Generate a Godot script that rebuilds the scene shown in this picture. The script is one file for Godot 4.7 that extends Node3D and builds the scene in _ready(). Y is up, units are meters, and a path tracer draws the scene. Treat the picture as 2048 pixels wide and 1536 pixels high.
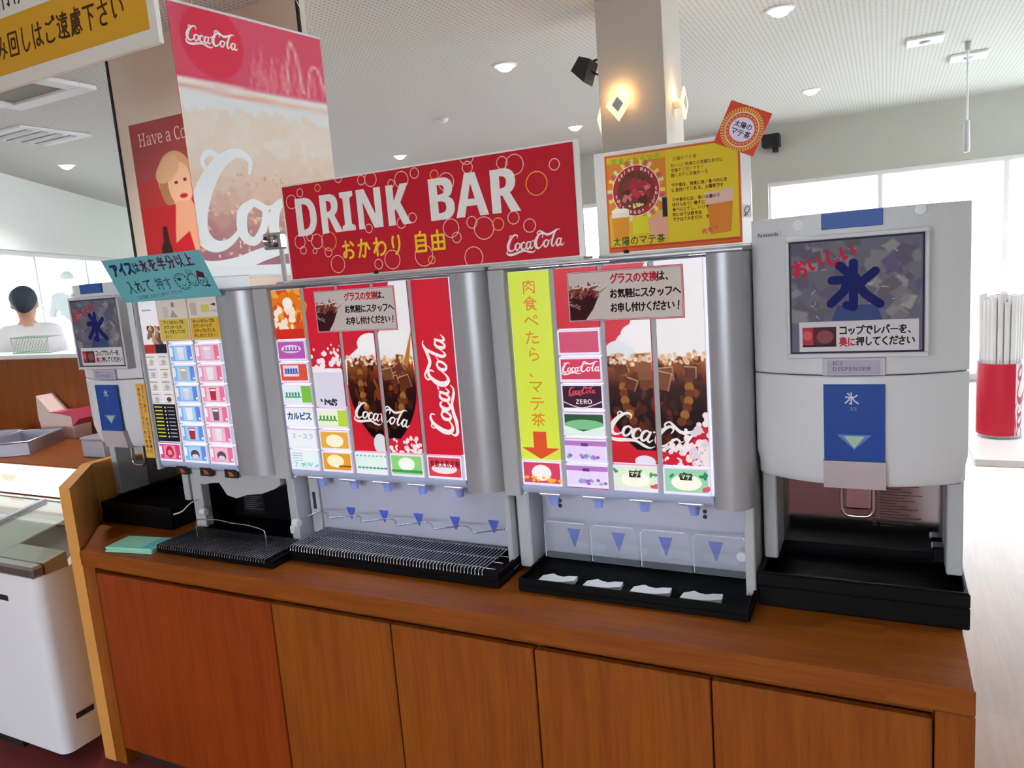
extends Node3D

var M := {}
var taken := {}
var TS
var font_bold: SystemFont
var font_plain: SystemFont
var font_serif: SystemFont

# ---------------------------------------------------------------- materials
func mat(col: Color, rough := 0.6, metal := 0.0) -> StandardMaterial3D:
	var m := StandardMaterial3D.new()
	m.albedo_color = col
	m.roughness = rough
	m.metallic = metal
	return m

func hexc(s: String) -> Color:
	return Color.html(s)

func tex_mat(im: Image, rough := 0.55, glow := 0.0) -> StandardMaterial3D:
	var m := StandardMaterial3D.new()
	var t := ImageTexture.create_from_image(im)
	m.albedo_texture = t
	m.roughness = rough
	m.texture_repeat = false
	m.metallic_specular = 0.3
	if glow > 0.0:
		m.emission_enabled = true
		m.emission = Color(1, 1, 1)
		m.emission_operator = BaseMaterial3D.EMISSION_OP_MULTIPLY
		m.emission_texture = t
		m.emission_energy_multiplier = glow
	return m

func wood_image(w: int, h: int, dark: Color, light: Color, sd: int) -> Image:
	var n := FastNoiseLite.new()
	n.seed = sd
	n.frequency = 1.0
	n.fractal_octaves = 3
	var im := Image.create(w, h, false, Image.FORMAT_RGB8)
	for y in h:
		for x in w:
			var u := float(x) / w
			var v := float(y) / h
			var a := n.get_noise_2d(u * 46.0 + 0.25 * sin(v * 6.283), v * 2.2)
			var b := n.get_noise_2d(u * 9.0 + 40.0, v * 0.9 + 7.0)
			var p := n.get_noise_2d(u * 160.0, v * 9.0 + 90.0)
			var t := clampf(0.5 + 0.42 * a + 0.35 * b + (0.18 if p > 0.28 else 0.0) * -1.0, 0.0, 1.0)
			im.set_pixel(x, y, dark.lerp(light, t))
	return im

# ---------------------------------------------------------------- mesh helpers
func mb() -> SurfaceTool:
	var st := SurfaceTool.new()
	st.begin(Mesh.PRIMITIVE_TRIANGLES)
	return st

func tri(st: SurfaceTool, a: Vector3, b: Vector3, c: Vector3, na: Vector3, nb: Vector3, nc: Vector3, ua := Vector2.ZERO, ub := Vector2.ZERO, uc := Vector2.ZERO) -> void:
	var g := (b - a).cross(c - a)
	if g.length_squared() < 1e-18:
		return
	if g.dot(na + nb + nc) > 0.0:
		var t := b; b = c; c = t
		t = nb; nb = nc; nc = t
		var u := ub; ub = uc; uc = u
	st.set_normal(na); st.set_uv(ua); st.add_vertex(a)
	st.set_normal(nb); st.set_uv(ub); st.add_vertex(b)
	st.set_normal(nc); st.set_uv(uc); st.add_vertex(c)

func quad(st: SurfaceTool, a: Vector3, b: Vector3, c: Vector3, d: Vector3, n: Vector3, uv := []) -> void:
	if uv.is_empty():
		uv = [Vector2(0, 1), Vector2(1, 1), Vector2(1, 0), Vector2(0, 0)]
	tri(st, a, b, c, n, n, n, uv[0], uv[1], uv[2])
	tri(st, a, c, d, n, n, n, uv[0], uv[2], uv[3])

func guv(p: Vector3, n: Vector3, grain: int) -> Vector2:
	var ax := 0
	if absf(n.y) >= absf(n.x) and absf(n.y) >= absf(n.z): ax = 1
	elif absf(n.z) >= absf(n.x): ax = 2
	var g := grain
	if g == ax:
		g = (ax + 1) % 3
	var o := 3 - g - ax
	return Vector2(p[o], p[g])

# a box from corner a to corner b with chamfered edges
func rbox(st: SurfaceTool, a: Vector3, b: Vector3, r := 0.0, grain := 1) -> void:
	var lo := Vector3(minf(a.x, b.x), minf(a.y, b.y), minf(a.z, b.z))
	var hi := Vector3(maxf(a.x, b.x), maxf(a.y, b.y), maxf(a.z, b.z))
	r = minf(r, 0.49 * minf(hi.x - lo.x, minf(hi.y - lo.y, hi.z - lo.z)))
	for ax in 3:
		var u := (ax + 1) % 3
		var v := (ax + 2) % 3
		for s in [0, 1]:
			var n := Vector3.ZERO
			n[ax] = 1.0 if s == 1 else -1.0
			var p := []
			for k in [[0, 0], [1, 0], [1, 1], [0, 1]]:
				var q := Vector3.ZERO
				q[ax] = hi[ax] if s == 1 else lo[ax]
				q[u] = hi[u] - r if k[0] == 1 else lo[u] + r
				q[v] = hi[v] - r if k[1] == 1 else lo[v] + r
				p.append(q)
			quad(st, p[0], p[1], p[2], p[3], n, [guv(p[0], n, grain), guv(p[1], n, grain), guv(p[2], n, grain), guv(p[3], n, grain)])
	if r <= 0.0:
		return
	for ax in 3:
		var u := (ax + 1) % 3
		var v := (ax + 2) % 3
		for su in [-1, 1]:
			for sv in [-1, 1]:
				var e := []
				var n := Vector3.ZERO
				n[u] = su; n[v] = sv
				n = n.normalized()
				for k in [[0, 0], [0, 1], [1, 1], [1, 0]]:
					var q := Vector3.ZERO
					q[ax] = hi[ax] - r if k[1] == 1 else lo[ax] + r
					q[u] = (hi[u] if su > 0 else lo[u]) - (su * r if k[0] == 1 else 0.0)
					q[v] = (hi[v] if sv > 0 else lo[v]) - (sv * r if k[0] == 0 else 0.0)
					e.append(q)
				quad(st, e[0], e[1], e[2], e[3], n, [guv(e[0], n, grain), guv(e[1], n, grain), guv(e[2], n, grain), guv(e[3], n, grain)])
	for sx in [-1, 1]:
		for sy in [-1, 1]:
			for sz in [-1, 1]:
				var c := Vector3(hi.x if sx > 0 else lo.x, hi.y if sy > 0 else lo.y, hi.z if sz > 0 else lo.z)
				var s := Vector3(sx, sy, sz) * r
				var n := Vector3(sx, sy, sz).normalized()
				tri(st, c - Vector3(0, s.y, s.z), c - Vector3(s.x, 0, s.z), c - Vector3(s.x, s.y, 0), n, n, n, Vector2(c.x, c.y), Vector2(c.x, c.y), Vector2(c.x, c.y))

func cbox(st: SurfaceTool, c: Vector3, s: Vector3, r := 0.0, grain := 1) -> void:
	rbox(st, c - s * 0.5, c + s * 0.5, r, grain)

# polygon pts (2D) extruded along axis ax from a to b; the other axes are (ax+1)%3, (ax+2)%3
func extr(st: SurfaceTool, pts: PackedVector2Array, ax: int, a: float, b: float, smooth := 0.7, xf := Transform3D.IDENTITY) -> void:
	var u := (ax + 1) % 3
	var v := (ax + 2) % 3
	var n := pts.size()
	var area := 0.0
	for i in n:
		area += pts[i].cross(pts[(i + 1) % n])
	var sgn := 1.0 if area > 0.0 else -1.0
	var en := []
	for i in n:
		var d := (pts[(i + 1) % n] - pts[i]).normalized()
		en.append(Vector2(d.y, -d.x) * sgn)
	var mk := func(p: Vector2, h: float) -> Vector3:
		var q := Vector3.ZERO
		q[ax] = h; q[u] = p.x; q[v] = p.y
		return xf * q
	var nv := func(p: Vector2) -> Vector3:
		var q := Vector3.ZERO
		q[u] = p.x; q[v] = p.y
		return (xf.basis * q).normalized()
	for i in n:
		var j := (i + 1) % n
		var n0: Vector2 = en[i]
		var n1: Vector2 = en[i]
		var pn: Vector2 = en[(i + n - 1) % n]
		var nn: Vector2 = en[j]
		if pn.dot(n0) > smooth: n0 = (pn + n0).normalized()
		if nn.dot(n1) > smooth: n1 = (nn + n1).normalized()
		var A: Vector3 = mk.call(pts[i], a)
		var B: Vector3 = mk.call(pts[j], a)
		var C: Vector3 = mk.call(pts[j], b)
		var D: Vector3 = mk.call(pts[i], b)
		var N0: Vector3 = nv.call(n0)
		var N1: Vector3 = nv.call(n1)
		tri(st, A, B, C, N0, N1, N1, Vector2(pts[i].x, a), Vector2(pts[j].x, a), Vector2(pts[j].x, b))
		tri(st, A, C, D, N0, N1, N0, Vector2(pts[i].x, a), Vector2(pts[j].x, b), Vector2(pts[i].x, b))
	var idx := Geometry2D.triangulate_polygon(pts)
	var cn := Vector3.ZERO
	cn[ax] = 1.0
	cn = (xf.basis * cn).normalized()
	for k in range(0, idx.size(), 3):
		var p0 := pts[idx[k]]
		var p1 := pts[idx[k + 1]]
		var p2 := pts[idx[k + 2]]
		tri(st, mk.call(p0, b), mk.call(p1, b), mk.call(p2, b), cn, cn, cn, p0, p1, p2)
		tri(st, mk.call(p0, a), mk.call(p1, a), mk.call(p2, a), -cn, -cn, -cn, p0, p1, p2)

func lathe(st: SurfaceTool, prof: Array, segs := 20, xf := Transform3D.IDENTITY, uvrep := 1.0) -> void:
	var n := prof.size()
	var nr := []
	for i in n - 1:
		var d: Vector2 = prof[i + 1] - prof[i]
		nr.append(Vector2(d.y, -d.x).normalized())
	for i in n - 1:
		var p0: Vector2 = prof[i]
		var p1: Vector2 = prof[i + 1]
		var n0: Vector2 = nr[i]
		var n1: Vector2 = nr[i]
		if i > 0 and nr[i - 1].dot(nr[i]) > 0.6: n0 = (nr[i - 1] + nr[i]).normalized()
		if i < n - 2 and nr[i + 1].dot(nr[i]) > 0.6: n1 = (nr[i + 1] + nr[i]).normalized()
		for k in segs:
			var a := TAU * k / segs
			var b := TAU * (k + 1) / segs
			var ca := Vector3(cos(a), 0, sin(a))
			var cb := Vector3(cos(b), 0, sin(b))
			var A: Vector3 = xf * (ca * p0.x + Vector3(0, p0.y, 0))
			var B: Vector3 = xf * (cb * p0.x + Vector3(0, p0.y, 0))
			var C: Vector3 = xf * (cb * p1.x + Vector3(0, p1.y, 0))
			var D: Vector3 = xf * (ca * p1.x + Vector3(0, p1.y, 0))
			var bs := xf.basis
			var NA: Vector3 = (bs * (ca * n0.x + Vector3(0, n0.y, 0))).normalized()
			var NB: Vector3 = (bs * (cb * n0.x + Vector3(0, n0.y, 0))).normalized()
			var NC: Vector3 = (bs * (cb * n1.x + Vector3(0, n1.y, 0))).normalized()
			var ND: Vector3 = (bs * (ca * n1.x + Vector3(0, n1.y, 0))).normalized()
			var u0 := float(k) / segs * uvrep
			var u1 := float(k + 1) / segs * uvrep
			var v0 := 1.0 - float(i) / (n - 1)
			var v1 := 1.0 - float(i + 1) / (n - 1)
			tri(st, A, B, C, NA, NB, NC, Vector2(u0, v0), Vector2(u1, v0), Vector2(u1, v1))
			tri(st, A, C, D, NA, NC, ND, Vector2(u0, v0), Vector2(u1, v1), Vector2(u0, v1))

func tube(st: SurfaceTool, pts: Array, r: float, sides := 6) -> void:
	var n := pts.size()
	var rings := []
	var prev := Vector3.ZERO
	for i in n:
		var t: Vector3
		if i == 0: t = pts[1] - pts[0]
		elif i == n - 1: t = pts[n - 1] - pts[n - 2]
		else: t = (pts[i] - pts[i - 1]).normalized() + (pts[i + 1] - pts[i]).normalized()
		t = t.normalized()
		if prev == Vector3.ZERO:
			prev = t.cross(Vector3.UP if absf(t.y) < 0.9 else Vector3.RIGHT).normalized()
		var s := (prev - t * prev.dot(t)).normalized()
		prev = s
		var w := t.cross(s)
		var ring := []
		for k in sides:
			var a := TAU * k / sides
			ring.append(s * cos(a) + w * sin(a))
		rings.append(ring)
	for i in n - 1:
		for k in sides:
			var j := (k + 1) % sides
			var a: Vector3 = rings[i][k]
			var b: Vector3 = rings[i][j]
			var c: Vector3 = rings[i + 1][j]
			var d: Vector3 = rings[i + 1][k]
			var p: Vector3 = pts[i]
			var q: Vector3 = pts[i + 1]
			tri(st, p + a * r, p + b * r, q + c * r, a, b, c)
			tri(st, p + a * r, q + c * r, q + d * r, a, c, d)
	for e in [0, n - 1]:
		var m: Vector3 = (pts[0] - pts[1]).normalized() if e == 0 else (pts[n - 1] - pts[n - 2]).normalized()
		for k in range(1, sides - 1):
			tri(st, pts[e] + rings[e][0] * r, pts[e] + rings[e][k] * r, pts[e] + rings[e][k + 1] * r, m, m, m)

func bend(pts: Array, steps := 6) -> Array:
	var c := []
	var n := pts.size()
	for i in n - 1:
		var p0: Vector3 = pts[maxi(i - 1, 0)]
		var p1: Vector3 = pts[i]
		var p2: Vector3 = pts[i + 1]
		var p3: Vector3 = pts[mini(i + 2, n - 1)]
		for k in steps:
			c.append(p1.cubic_interpolate(p2, p0, p3, float(k) / steps))
	c.append(pts[n - 1])
	return c

# a sheet with its picture on the front (+z) face; origin at the middle of its back
func sheet(w: float, h: float, d: float, uv := Rect2(0, 0, 1, 1)) -> ArrayMesh:
	var st := mb()
	sheet_into(st, w, h, d, uv)
	return st.commit()

func sheet_into(st: SurfaceTool, w: float, h: float, d: float, uv := Rect2(0, 0, 1, 1), at := Vector3.ZERO) -> void:
	var x := w * 0.5
	var y := h * 0.5
	var p := [Vector3(-x, -y, d), Vector3(x, -y, d), Vector3(x, y, d), Vector3(-x, y, d)]
	var q := [Vector3(-x, -y, 0), Vector3(x, -y, 0), Vector3(x, y, 0), Vector3(-x, y, 0)]
	for i in 4:
		p[i] += at
		q[i] += at
	var t := [Vector2(uv.position.x, uv.end.y), uv.end, Vector2(uv.end.x, uv.position.y), uv.position]
	quad(st, p[0], p[1], p[2], p[3], Vector3(0, 0, 1), t)
	var e := 0.004
	var k := [uv.position + Vector2(e, e), uv.position + Vector2(e, e), uv.position + Vector2(e, e), uv.position + Vector2(e, e)]
	quad(st, q[0], q[1], q[2], q[3], Vector3(0, 0, -1), k)
	for i in 4:
		var j := (i + 1) % 4
		var m: Vector3 = ((p[i] + p[j]) * 0.5 - at) * Vector3(1, 1, 0)
		quad(st, p[i], p[j], q[j], q[i], m.normalized(), k)

# ---------------------------------------------------------------- things and parts
func numbered(called: String) -> String:
	if not taken.has(called):
		taken[called] = 0
		return called
	taken[called] += 1
	return "%s_%03d" % [called, taken[called]]

func tag(o: Node, label: String, category: String, group := "") -> void:
	o.set_meta("label", label)
	o.set_meta("category", category)
	if group: o.set_meta("group", group)

func thing(called: String, label: String, category: String, at := Vector3.ZERO, group := "", turn := 0.0) -> Node3D:
	var o := Node3D.new()
	o.name = numbered(called)
	add_child(o)
	o.position = at
	o.rotation.y = turn
	tag(o, label, category, group)
	return o

func part(called: String, st, m: Material, parent: Node = self, at := Vector3.ZERO) -> MeshInstance3D:
	var o := MeshInstance3D.new()
	o.name = numbered(called) if parent == self else called
	o.mesh = st.commit() if st is SurfaceTool else st
	o.material_override = m
	o.position = at
	o.cast_shadow = GeometryInstance3D.SHADOW_CASTING_SETTING_ON
	parent.add_child(o, true)
	return o

func struct(called: String, st, m: Material, label := "") -> MeshInstance3D:
	var o := part(called, st, m, self)
	o.set_meta("kind", "structure")
	o.set_meta("label", label if label else called.replace("_", " ") + " of the restaurant room")
	o.set_meta("category", called.split("_")[0])
	return o

func boxp(called: String, a: Vector3, b: Vector3, m: Material, parent: Node, r := 0.002, grain := 1) -> MeshInstance3D:
	var st := mb()
	rbox(st, a, b, r, grain)
	return part(called, st, m, parent)

# ---------------------------------------------------------------- print: drawing on images
func canvas(w: int, h: int, c: Color) -> Image:
	var im := Image.create(w, h, false, Image.FORMAT_RGB8)
	im.fill(c)
	return im

func rect(im: Image, x: float, y: float, w: float, h: float, c: Color) -> void:
	im.fill_rect(Rect2i(roundi(x), roundi(y), roundi(w), roundi(h)), c)

func poly(im: Image, contours: Array, c: Color) -> void:
	var y0 := 1e9
	var y1 := -1e9
	for p in contours:
		for q in p:
			y0 = minf(y0, q.y)
			y1 = maxf(y1, q.y)
	var w := im.get_width()
	for y in range(maxi(0, floori(y0)), mini(im.get_height() - 1, ceili(y1)) + 1):
		var yc := y + 0.5
		var xs := []
		for p in contours:
			var n: int = p.size()
			for i in n:
				var a: Vector2 = p[i]
				var b: Vector2 = p[(i + 1) % n]
				if (a.y <= yc) != (b.y <= yc):
					xs.append(a.x + (yc - a.y) * (b.x - a.x) / (b.y - a.y))
		xs.sort()
		for k in range(0, xs.size() - 1, 2):
			var xa := clampi(roundi(xs[k]), 0, w)
			var xb := clampi(roundi(xs[k + 1]), 0, w)
			if xb > xa:
				im.fill_rect(Rect2i(xa, y, xb - xa, 1), c)

func disc(im: Image, x: float, y: float, rx: float, ry: float, c: Color, turn := 0.0) -> void:
	var p := []
	for k in 40:
		p.append(Vector2(x, y) + Vector2(cos(TAU * k / 40) * rx, sin(TAU * k / 40) * ry).rotated(turn))
	poly(im, [p], c)

func ring(im: Image, x: float, y: float, r: float, w: float, c: Color) -> void:
	var p := []
	var q := []
	for k in 40:
		var d := Vector2(cos(TAU * k / 40), sin(TAU * k / 40))
		p.append(Vector2(x, y) + d * (r + w * 0.5))
		q.append(Vector2(x, y) + d * (r - w * 0.5))
	poly(im, [p, q], c)

func brush(im: Image, pts: Array, ws: Array, c: Color) -> void:
	for i in pts.size() - 1:
		var a: Vector2 = pts[i]
		var b: Vector2 = pts[i + 1]
		var d := (b - a).normalized().orthogonal()
		var ra: float = ws[i] * 0.5
		var rb: float = ws[i + 1] * 0.5
		poly(im, [[a + d * ra, b + d * rb, b - d * rb, a - d * ra]], c)
	for i in pts.size():
		var r: float = ws[i] * 0.5
		if r > 0.7:
			var p := []
			for k in 12:
				p.append(pts[i] + Vector2(cos(TAU * k / 12), sin(TAU * k / 12)) * r)
			poly(im, [p], c)

func curve(pts: Array, steps := 5) -> Array:
	var c := []
	var n := pts.size()
	for i in n - 1:
		var p0: Vector2 = pts[maxi(i - 1, 0)]
		var p3: Vector2 = pts[mini(i + 2, n - 1)]
		for k in steps:
			c.append((pts[i] as Vector2).cubic_interpolate(pts[i + 1], p0, p3, float(k) / steps))
	c.append(pts[n - 1])
	return c

# Japanese letters as pen strokes on a field of 100 by 100; ~ marks a rounded stroke, o a ring
const PEN := {
	"お": "~12 30 58 28/~34 8 34 62 28 84 14 80 16 66 40 54 68 54 84 68 76 86 56 92/~70 14 88 30",
	"か": "~10 34 58 28 62 44 54 84 44 92 34 86/~36 8 26 52 10 90/~70 26 88 56",
	"わ": "28 8 28 92/~8 32 34 28 26 42 6 76/~8 74 40 40 66 30 86 44 86 66 72 84 52 90",
	"り": "~30 10 24 36 28 60/~68 8 72 40 64 72 44 92",
	"は": "~18 10 12 50 16 92/~36 32 90 30/~66 8 66 66 58 84 42 84 36 74 46 64 66 68 90 86",
	"し": "~32 8 28 40 28 70 40 90 62 88 84 68",
	"み": "~20 16 54 16 48 36 28 72 12 78 8 66 24 54 56 58 92 76/~76 38 72 66 54 92",
	"ご": "~22 22 50 26 72 20/~20 56 16 78 34 88 62 88 80 82/80 6 86 18/92 4 98 16",
	"さ": "~12 32 84 26/~46 8 54 36 72 58/~72 58 48 56 28 62 20 78 34 90 66 90",
	"い": "~14 20 14 52 22 78 34 74/~70 24 84 44 88 64",
	"て": "~8 20 90 14/~88 14 52 28 36 54 46 80 72 92",
	"で": "~8 20 86 14/~84 14 50 28 36 54 46 80 72 92/76 32 84 46/90 28 97 42",
	"れ": "26 8 26 92/~8 32 34 28 26 42 6 76/~8 76 42 34 62 24 64 48 62 78 74 86 94 70",
	"す": "~6 26 94 24/~54 6 56 50 44 62 32 54 38 40 54 44 56 66 48 84 32 94",
	"を": "~16 22 80 18/~46 6 32 40 12 60/~20 50 46 40 54 54 50 72/~88 38 48 56 30 74 38 90 78 90",
	"の": "~50 18 44 52 26 78 12 70 14 44 38 20 64 18 86 38 86 64 70 82 56 86",
	"に": "~18 10 12 50 16 92/~44 28 84 26/~44 62 42 78 58 84 90 80",
	"く": "~68 8 22 48 72 92",
	"だ": "~8 28 52 24/~34 8 24 50 8 90/~52 50 86 46/~50 74 58 86 90 84/74 10 82 24/90 6 97 20",
	"け": "~18 10 12 50 18 90/~38 34 94 32/~70 8 72 50 66 76 50 94",
	"べ": "~6 58 32 30 40 34 94 76/66 22 74 36/82 14 90 28",
	"へ": "~6 58 32 30 40 34 94 76",
	"た": "~8 28 58 24/~36 8 26 50 8 90/~52 48 88 46/~50 72 58 86 92 84",
	"ら": "~36 8 62 20/~28 28 22 62/~22 62 50 46 76 54 80 74 64 88 38 92",
	"ア": "8 14 88 14 84 28 62 44/~46 30 44 60 20 92",
	"イ": "~78 8 50 40 10 60/54 36 54 94",
	"ス": "14 16 80 16 66 46 42 72 8 92/54 58 92 92",
	"グ": "~40 8 28 34 8 52/36 24 80 24 70 54 50 78 22 94/82 4 90 16/94 0 100 12",
	"ラ": "20 10 80 10/12 36 86 36 74 64 30 94",
	"タ": "~40 6 28 32 8 52/36 22 82 22 72 52 50 76 20 94/32 46 62 64",
	"ッ": "18 42 26 60/42 36 48 56/~82 38 72 68 42 92",
	"フ": "12 18 86 18 76 54 50 78 24 92",
	"マ": "8 18 90 18 72 42 46 62/32 48 60 80",
	"テ": "20 14 80 14/6 40 94 40/~54 40 50 70 26 94",
	"カ": "8 30 86 30 82 70 74 92 56 86/~44 6 38 50 10 92",
	"ル": "~28 16 28 50 8 90/56 12 56 88 76 76 94 52",
	"ピ": "20 12 20 80 30 90 84 88/22 50 78 34/o88 12",
	"コ": "14 18 84 18 84 84/10 84 88 84",
	"プ": "12 22 80 22 72 56 48 80 22 94/o90 10",
	"レ": "26 10 26 88 58 72 90 42",
	"バ": "~32 30 24 62 6 88/~62 28 78 54 92 86/70 8 78 22/88 4 95 18",
	"ヒ": "20 12 20 80 30 90 84 88/22 50 78 34",
	"ト": "36 6 36 94/38 40 76 60",
	"ン": "14 18 38 32/~90 28 64 66 16 88",
	"リ": "24 10 24 60/~74 8 74 54 42 92",
	"ウ": "50 4 50 20/14 24 14 44/14 22 86 22 78 56 40 94",
	"ホ": "8 30 92 30/50 6 50 92 38 86/28 52 10 78/70 52 90 78",
	"な": "~8 26 52 24/~32 8 12 56/~70 18 88 30/~64 40 66 70 54 84 40 76 50 64 72 72 88 86",
	"と": "~34 10 46 42/~84 30 40 48 22 70 34 88 84 88",
	"る": "~22 14 74 12 20 60 46 44 76 52 80 74 62 90 42 86 48 74 62 78",
	"こ": "~22 20 50 24 76 18/~20 62 18 80 40 88 84 84",
	"っ": "~14 52 50 40 82 50 80 72 52 88",
	"二": "20 26 80 26/8 82 92 82",
	"良": "50 2 50 14/24 16 76 16 76 52 24 52 24 16/24 34 76 34/24 52 24 94 48 84/80 60 60 70/44 54 92 94",
	"ー": "10 48 90 48",
	"、": "14 74 30 90",
	"！": "56 8 48 62/46 82 45 88",
	"飲": "26 6 8 34/26 8 44 28/18 30 36 30/12 40 40 40 40 60 12 60/12 50 40 50/12 40 12 92 30 84/30 66 44 84/62 6 50 34/58 22 92 22 88 40/~70 30 66 60 46 94/~70 50 80 76 96 94",
	"回": "12 12 88 12 88 92 12 92 12 12/34 34 66 34 66 68 34 68 34 34",
	"遠": "12 10 22 22/8 38 22 38 22 66 8 82/10 80 30 88 94 90/40 14 88 14/62 4 62 24/34 26 92 26/44 36 82 36 82 52 44 52 44 36/60 52 38 70/54 58 54 82/58 62 90 82/84 54 66 66",
	"慮": "52 4 52 20/52 12 82 12/16 22 90 22 86 32/~18 22 16 60 6 92/30 32 70 30/44 24 44 40 72 38/28 44 76 44 76 64 28 64 28 44/28 54 76 54/52 44 52 64/26 72 20 88/38 70 38 90 66 90 68 82/50 68 56 78/78 70 88 84",
	"下": "6 14 94 14/48 14 48 94/52 38 76 54",
	"氷": "48 6 48 92 36 88/24 10 36 22/10 38 38 38 32 60 8 84/86 24 60 46/~52 34 66 64 94 88",
	"半": "24 12 34 30/78 10 66 30/14 38 86 38/4 62 96 62/50 4 50 96",
	"分": "~36 6 26 26 8 44/~62 6 74 26 94 44/22 46 76 46 70 88 56 84/~44 46 36 72 12 94",
	"以": "16 14 18 72/18 74 44 60/40 22 50 38/~76 10 74 50 46 92/70 64 92 90",
	"上": "48 8 48 88/48 42 82 42/6 88 94 88",
	"入": "34 8 54 12 46 50 8 92/~50 36 64 66 94 92",
	"押": "6 26 40 26/24 6 24 90 12 84/6 62 40 52/48 14 92 14 92 58 48 58 48 14/48 36 92 36/70 14 70 96",
	"自": "54 4 44 20/20 20 82 20 82 94 20 94 20 20/20 44 82 44/20 68 82 68",
	"由": "14 28 88 28 88 92 14 92 14 28/14 60 88 60/51 6 51 92",
	"交": "50 4 50 18/8 22 92 22/34 30 16 46/66 30 86 46/~68 46 52 72 14 94/~32 46 54 74 90 94",
	"換": "4 26 34 26/20 6 20 90 10 84/4 60 34 52/58 6 44 26/54 16 78 16 72 28/44 30 90 30 90 58 44 58 44 30/60 32 54 46/72 32 72 44/38 66 96 66/~66 56 60 78 38 94/~68 66 78 84 96 94",
	"気": "28 6 10 34/26 16 88 16/26 28 80 28/14 42 72 42 74 76 92 92 94 76/50 50 14 90/22 54 52 88",
	"軽": "8 16 44 16/12 28 40 28 40 56 12 56 12 28/12 42 40 42/4 70 48 70/26 6 26 94/54 14 88 14 78 32 52 48/60 18 74 34 94 46/58 62 92 62/75 48 75 88/50 90 98 90",
	"申": "16 18 84 18 84 72 16 72 16 18/16 44 84 44/50 4 50 96",
	"付": "30 6 8 44/22 30 22 96/38 30 96 30/76 6 76 90 62 84/46 48 58 64",
	"肉": "14 18 86 18 86 90 74 88/14 18 14 94/~50 4 46 24 26 46/50 24 72 44/46 50 28 72/48 56 72 74",
	"食": "50 4 8 42/50 4 92 40/50 20 50 32/28 34 72 34 72 62 28 62 28 34/28 48 72 48/28 34 28 92 52 82/80 66 56 74/50 64 90 92",
	"茶": "8 18 92 18/34 6 34 28/66 6 66 28/50 24 8 58/50 26 92 58/24 58 78 58/50 42 50 92 40 86/32 68 18 86/66 68 84 86",
	"太": "8 32 92 32/~50 6 48 44 8 94/~52 36 66 68 94 92/46 74 56 88",
	"陽": "12 10 12 94/12 10 34 10 24 38 36 56 26 68 16 66/48 8 86 8 86 40 48 40 48 8/48 24 86 24/40 50 96 50/54 50 36 74/50 62 90 62 84 92 74 88/64 62 44 90/76 62 58 92",
	"奥": "50 2 42 12/18 14 82 14 82 58/18 14 18 58/30 36 70 36/50 20 50 56/36 22 42 30/64 22 58 30/48 38 32 52/52 38 68 52/6 66 94 66/~50 58 44 76 10 96/~52 66 64 84 92 96",
}

# one pen letter at x, y (upper left) in a field of sx by sy
func pen(im: Image, ch: String, x: float, y: float, sx: float, sy: float, w: float, c: Color, turn := 0.0) -> void:
	if not PEN.has(ch):
		return
	var mid := Vector2(x + sx * 0.5, y + sy * 0.5)
	for s in (PEN[ch] as String).split("/"):
		var round_stroke := s.begins_with("~")
		var is_ring := s.begins_with("o")
		var v := s.trim_prefix("~").trim_prefix("o").split_floats(" ")
		var pts := []
		for i in range(0, v.size() - 1, 2):
			var q := Vector2(x + v[i] * sx / 100.0, y + v[i + 1] * sy / 100.0)
			pts.append(mid + (q - mid).rotated(turn))
		if is_ring:
			ring(im, pts[0].x, pts[0].y, sx * 0.1, w * 0.7, c)
			continue
		if round_stroke:
			pts = curve(pts, 4)
		var ws := []
		ws.resize(pts.size())
		ws.fill(w)
		brush(im, pts, ws, c)

func line_jp(im: Image, text: String, x: float, y: float, sx: float, sy: float, w: float, c: Color, gap := 1.06, down := 0.0, turn := 0.0) -> void:
	for i in text.length():
		pen(im, text[i], x + i * sx * gap, y + i * down, sx, sy, w, c, turn)

func column_jp(im: Image, text: String, x: float, y: float, sx: float, sy: float, w: float, c: Color, gap := 1.08) -> void:
	for i in text.length():
		pen(im, text[i], x, y + i * sy * gap, sx, sy, w, c, PI / 2 if text[i] == "ー" else 0.0)

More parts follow.
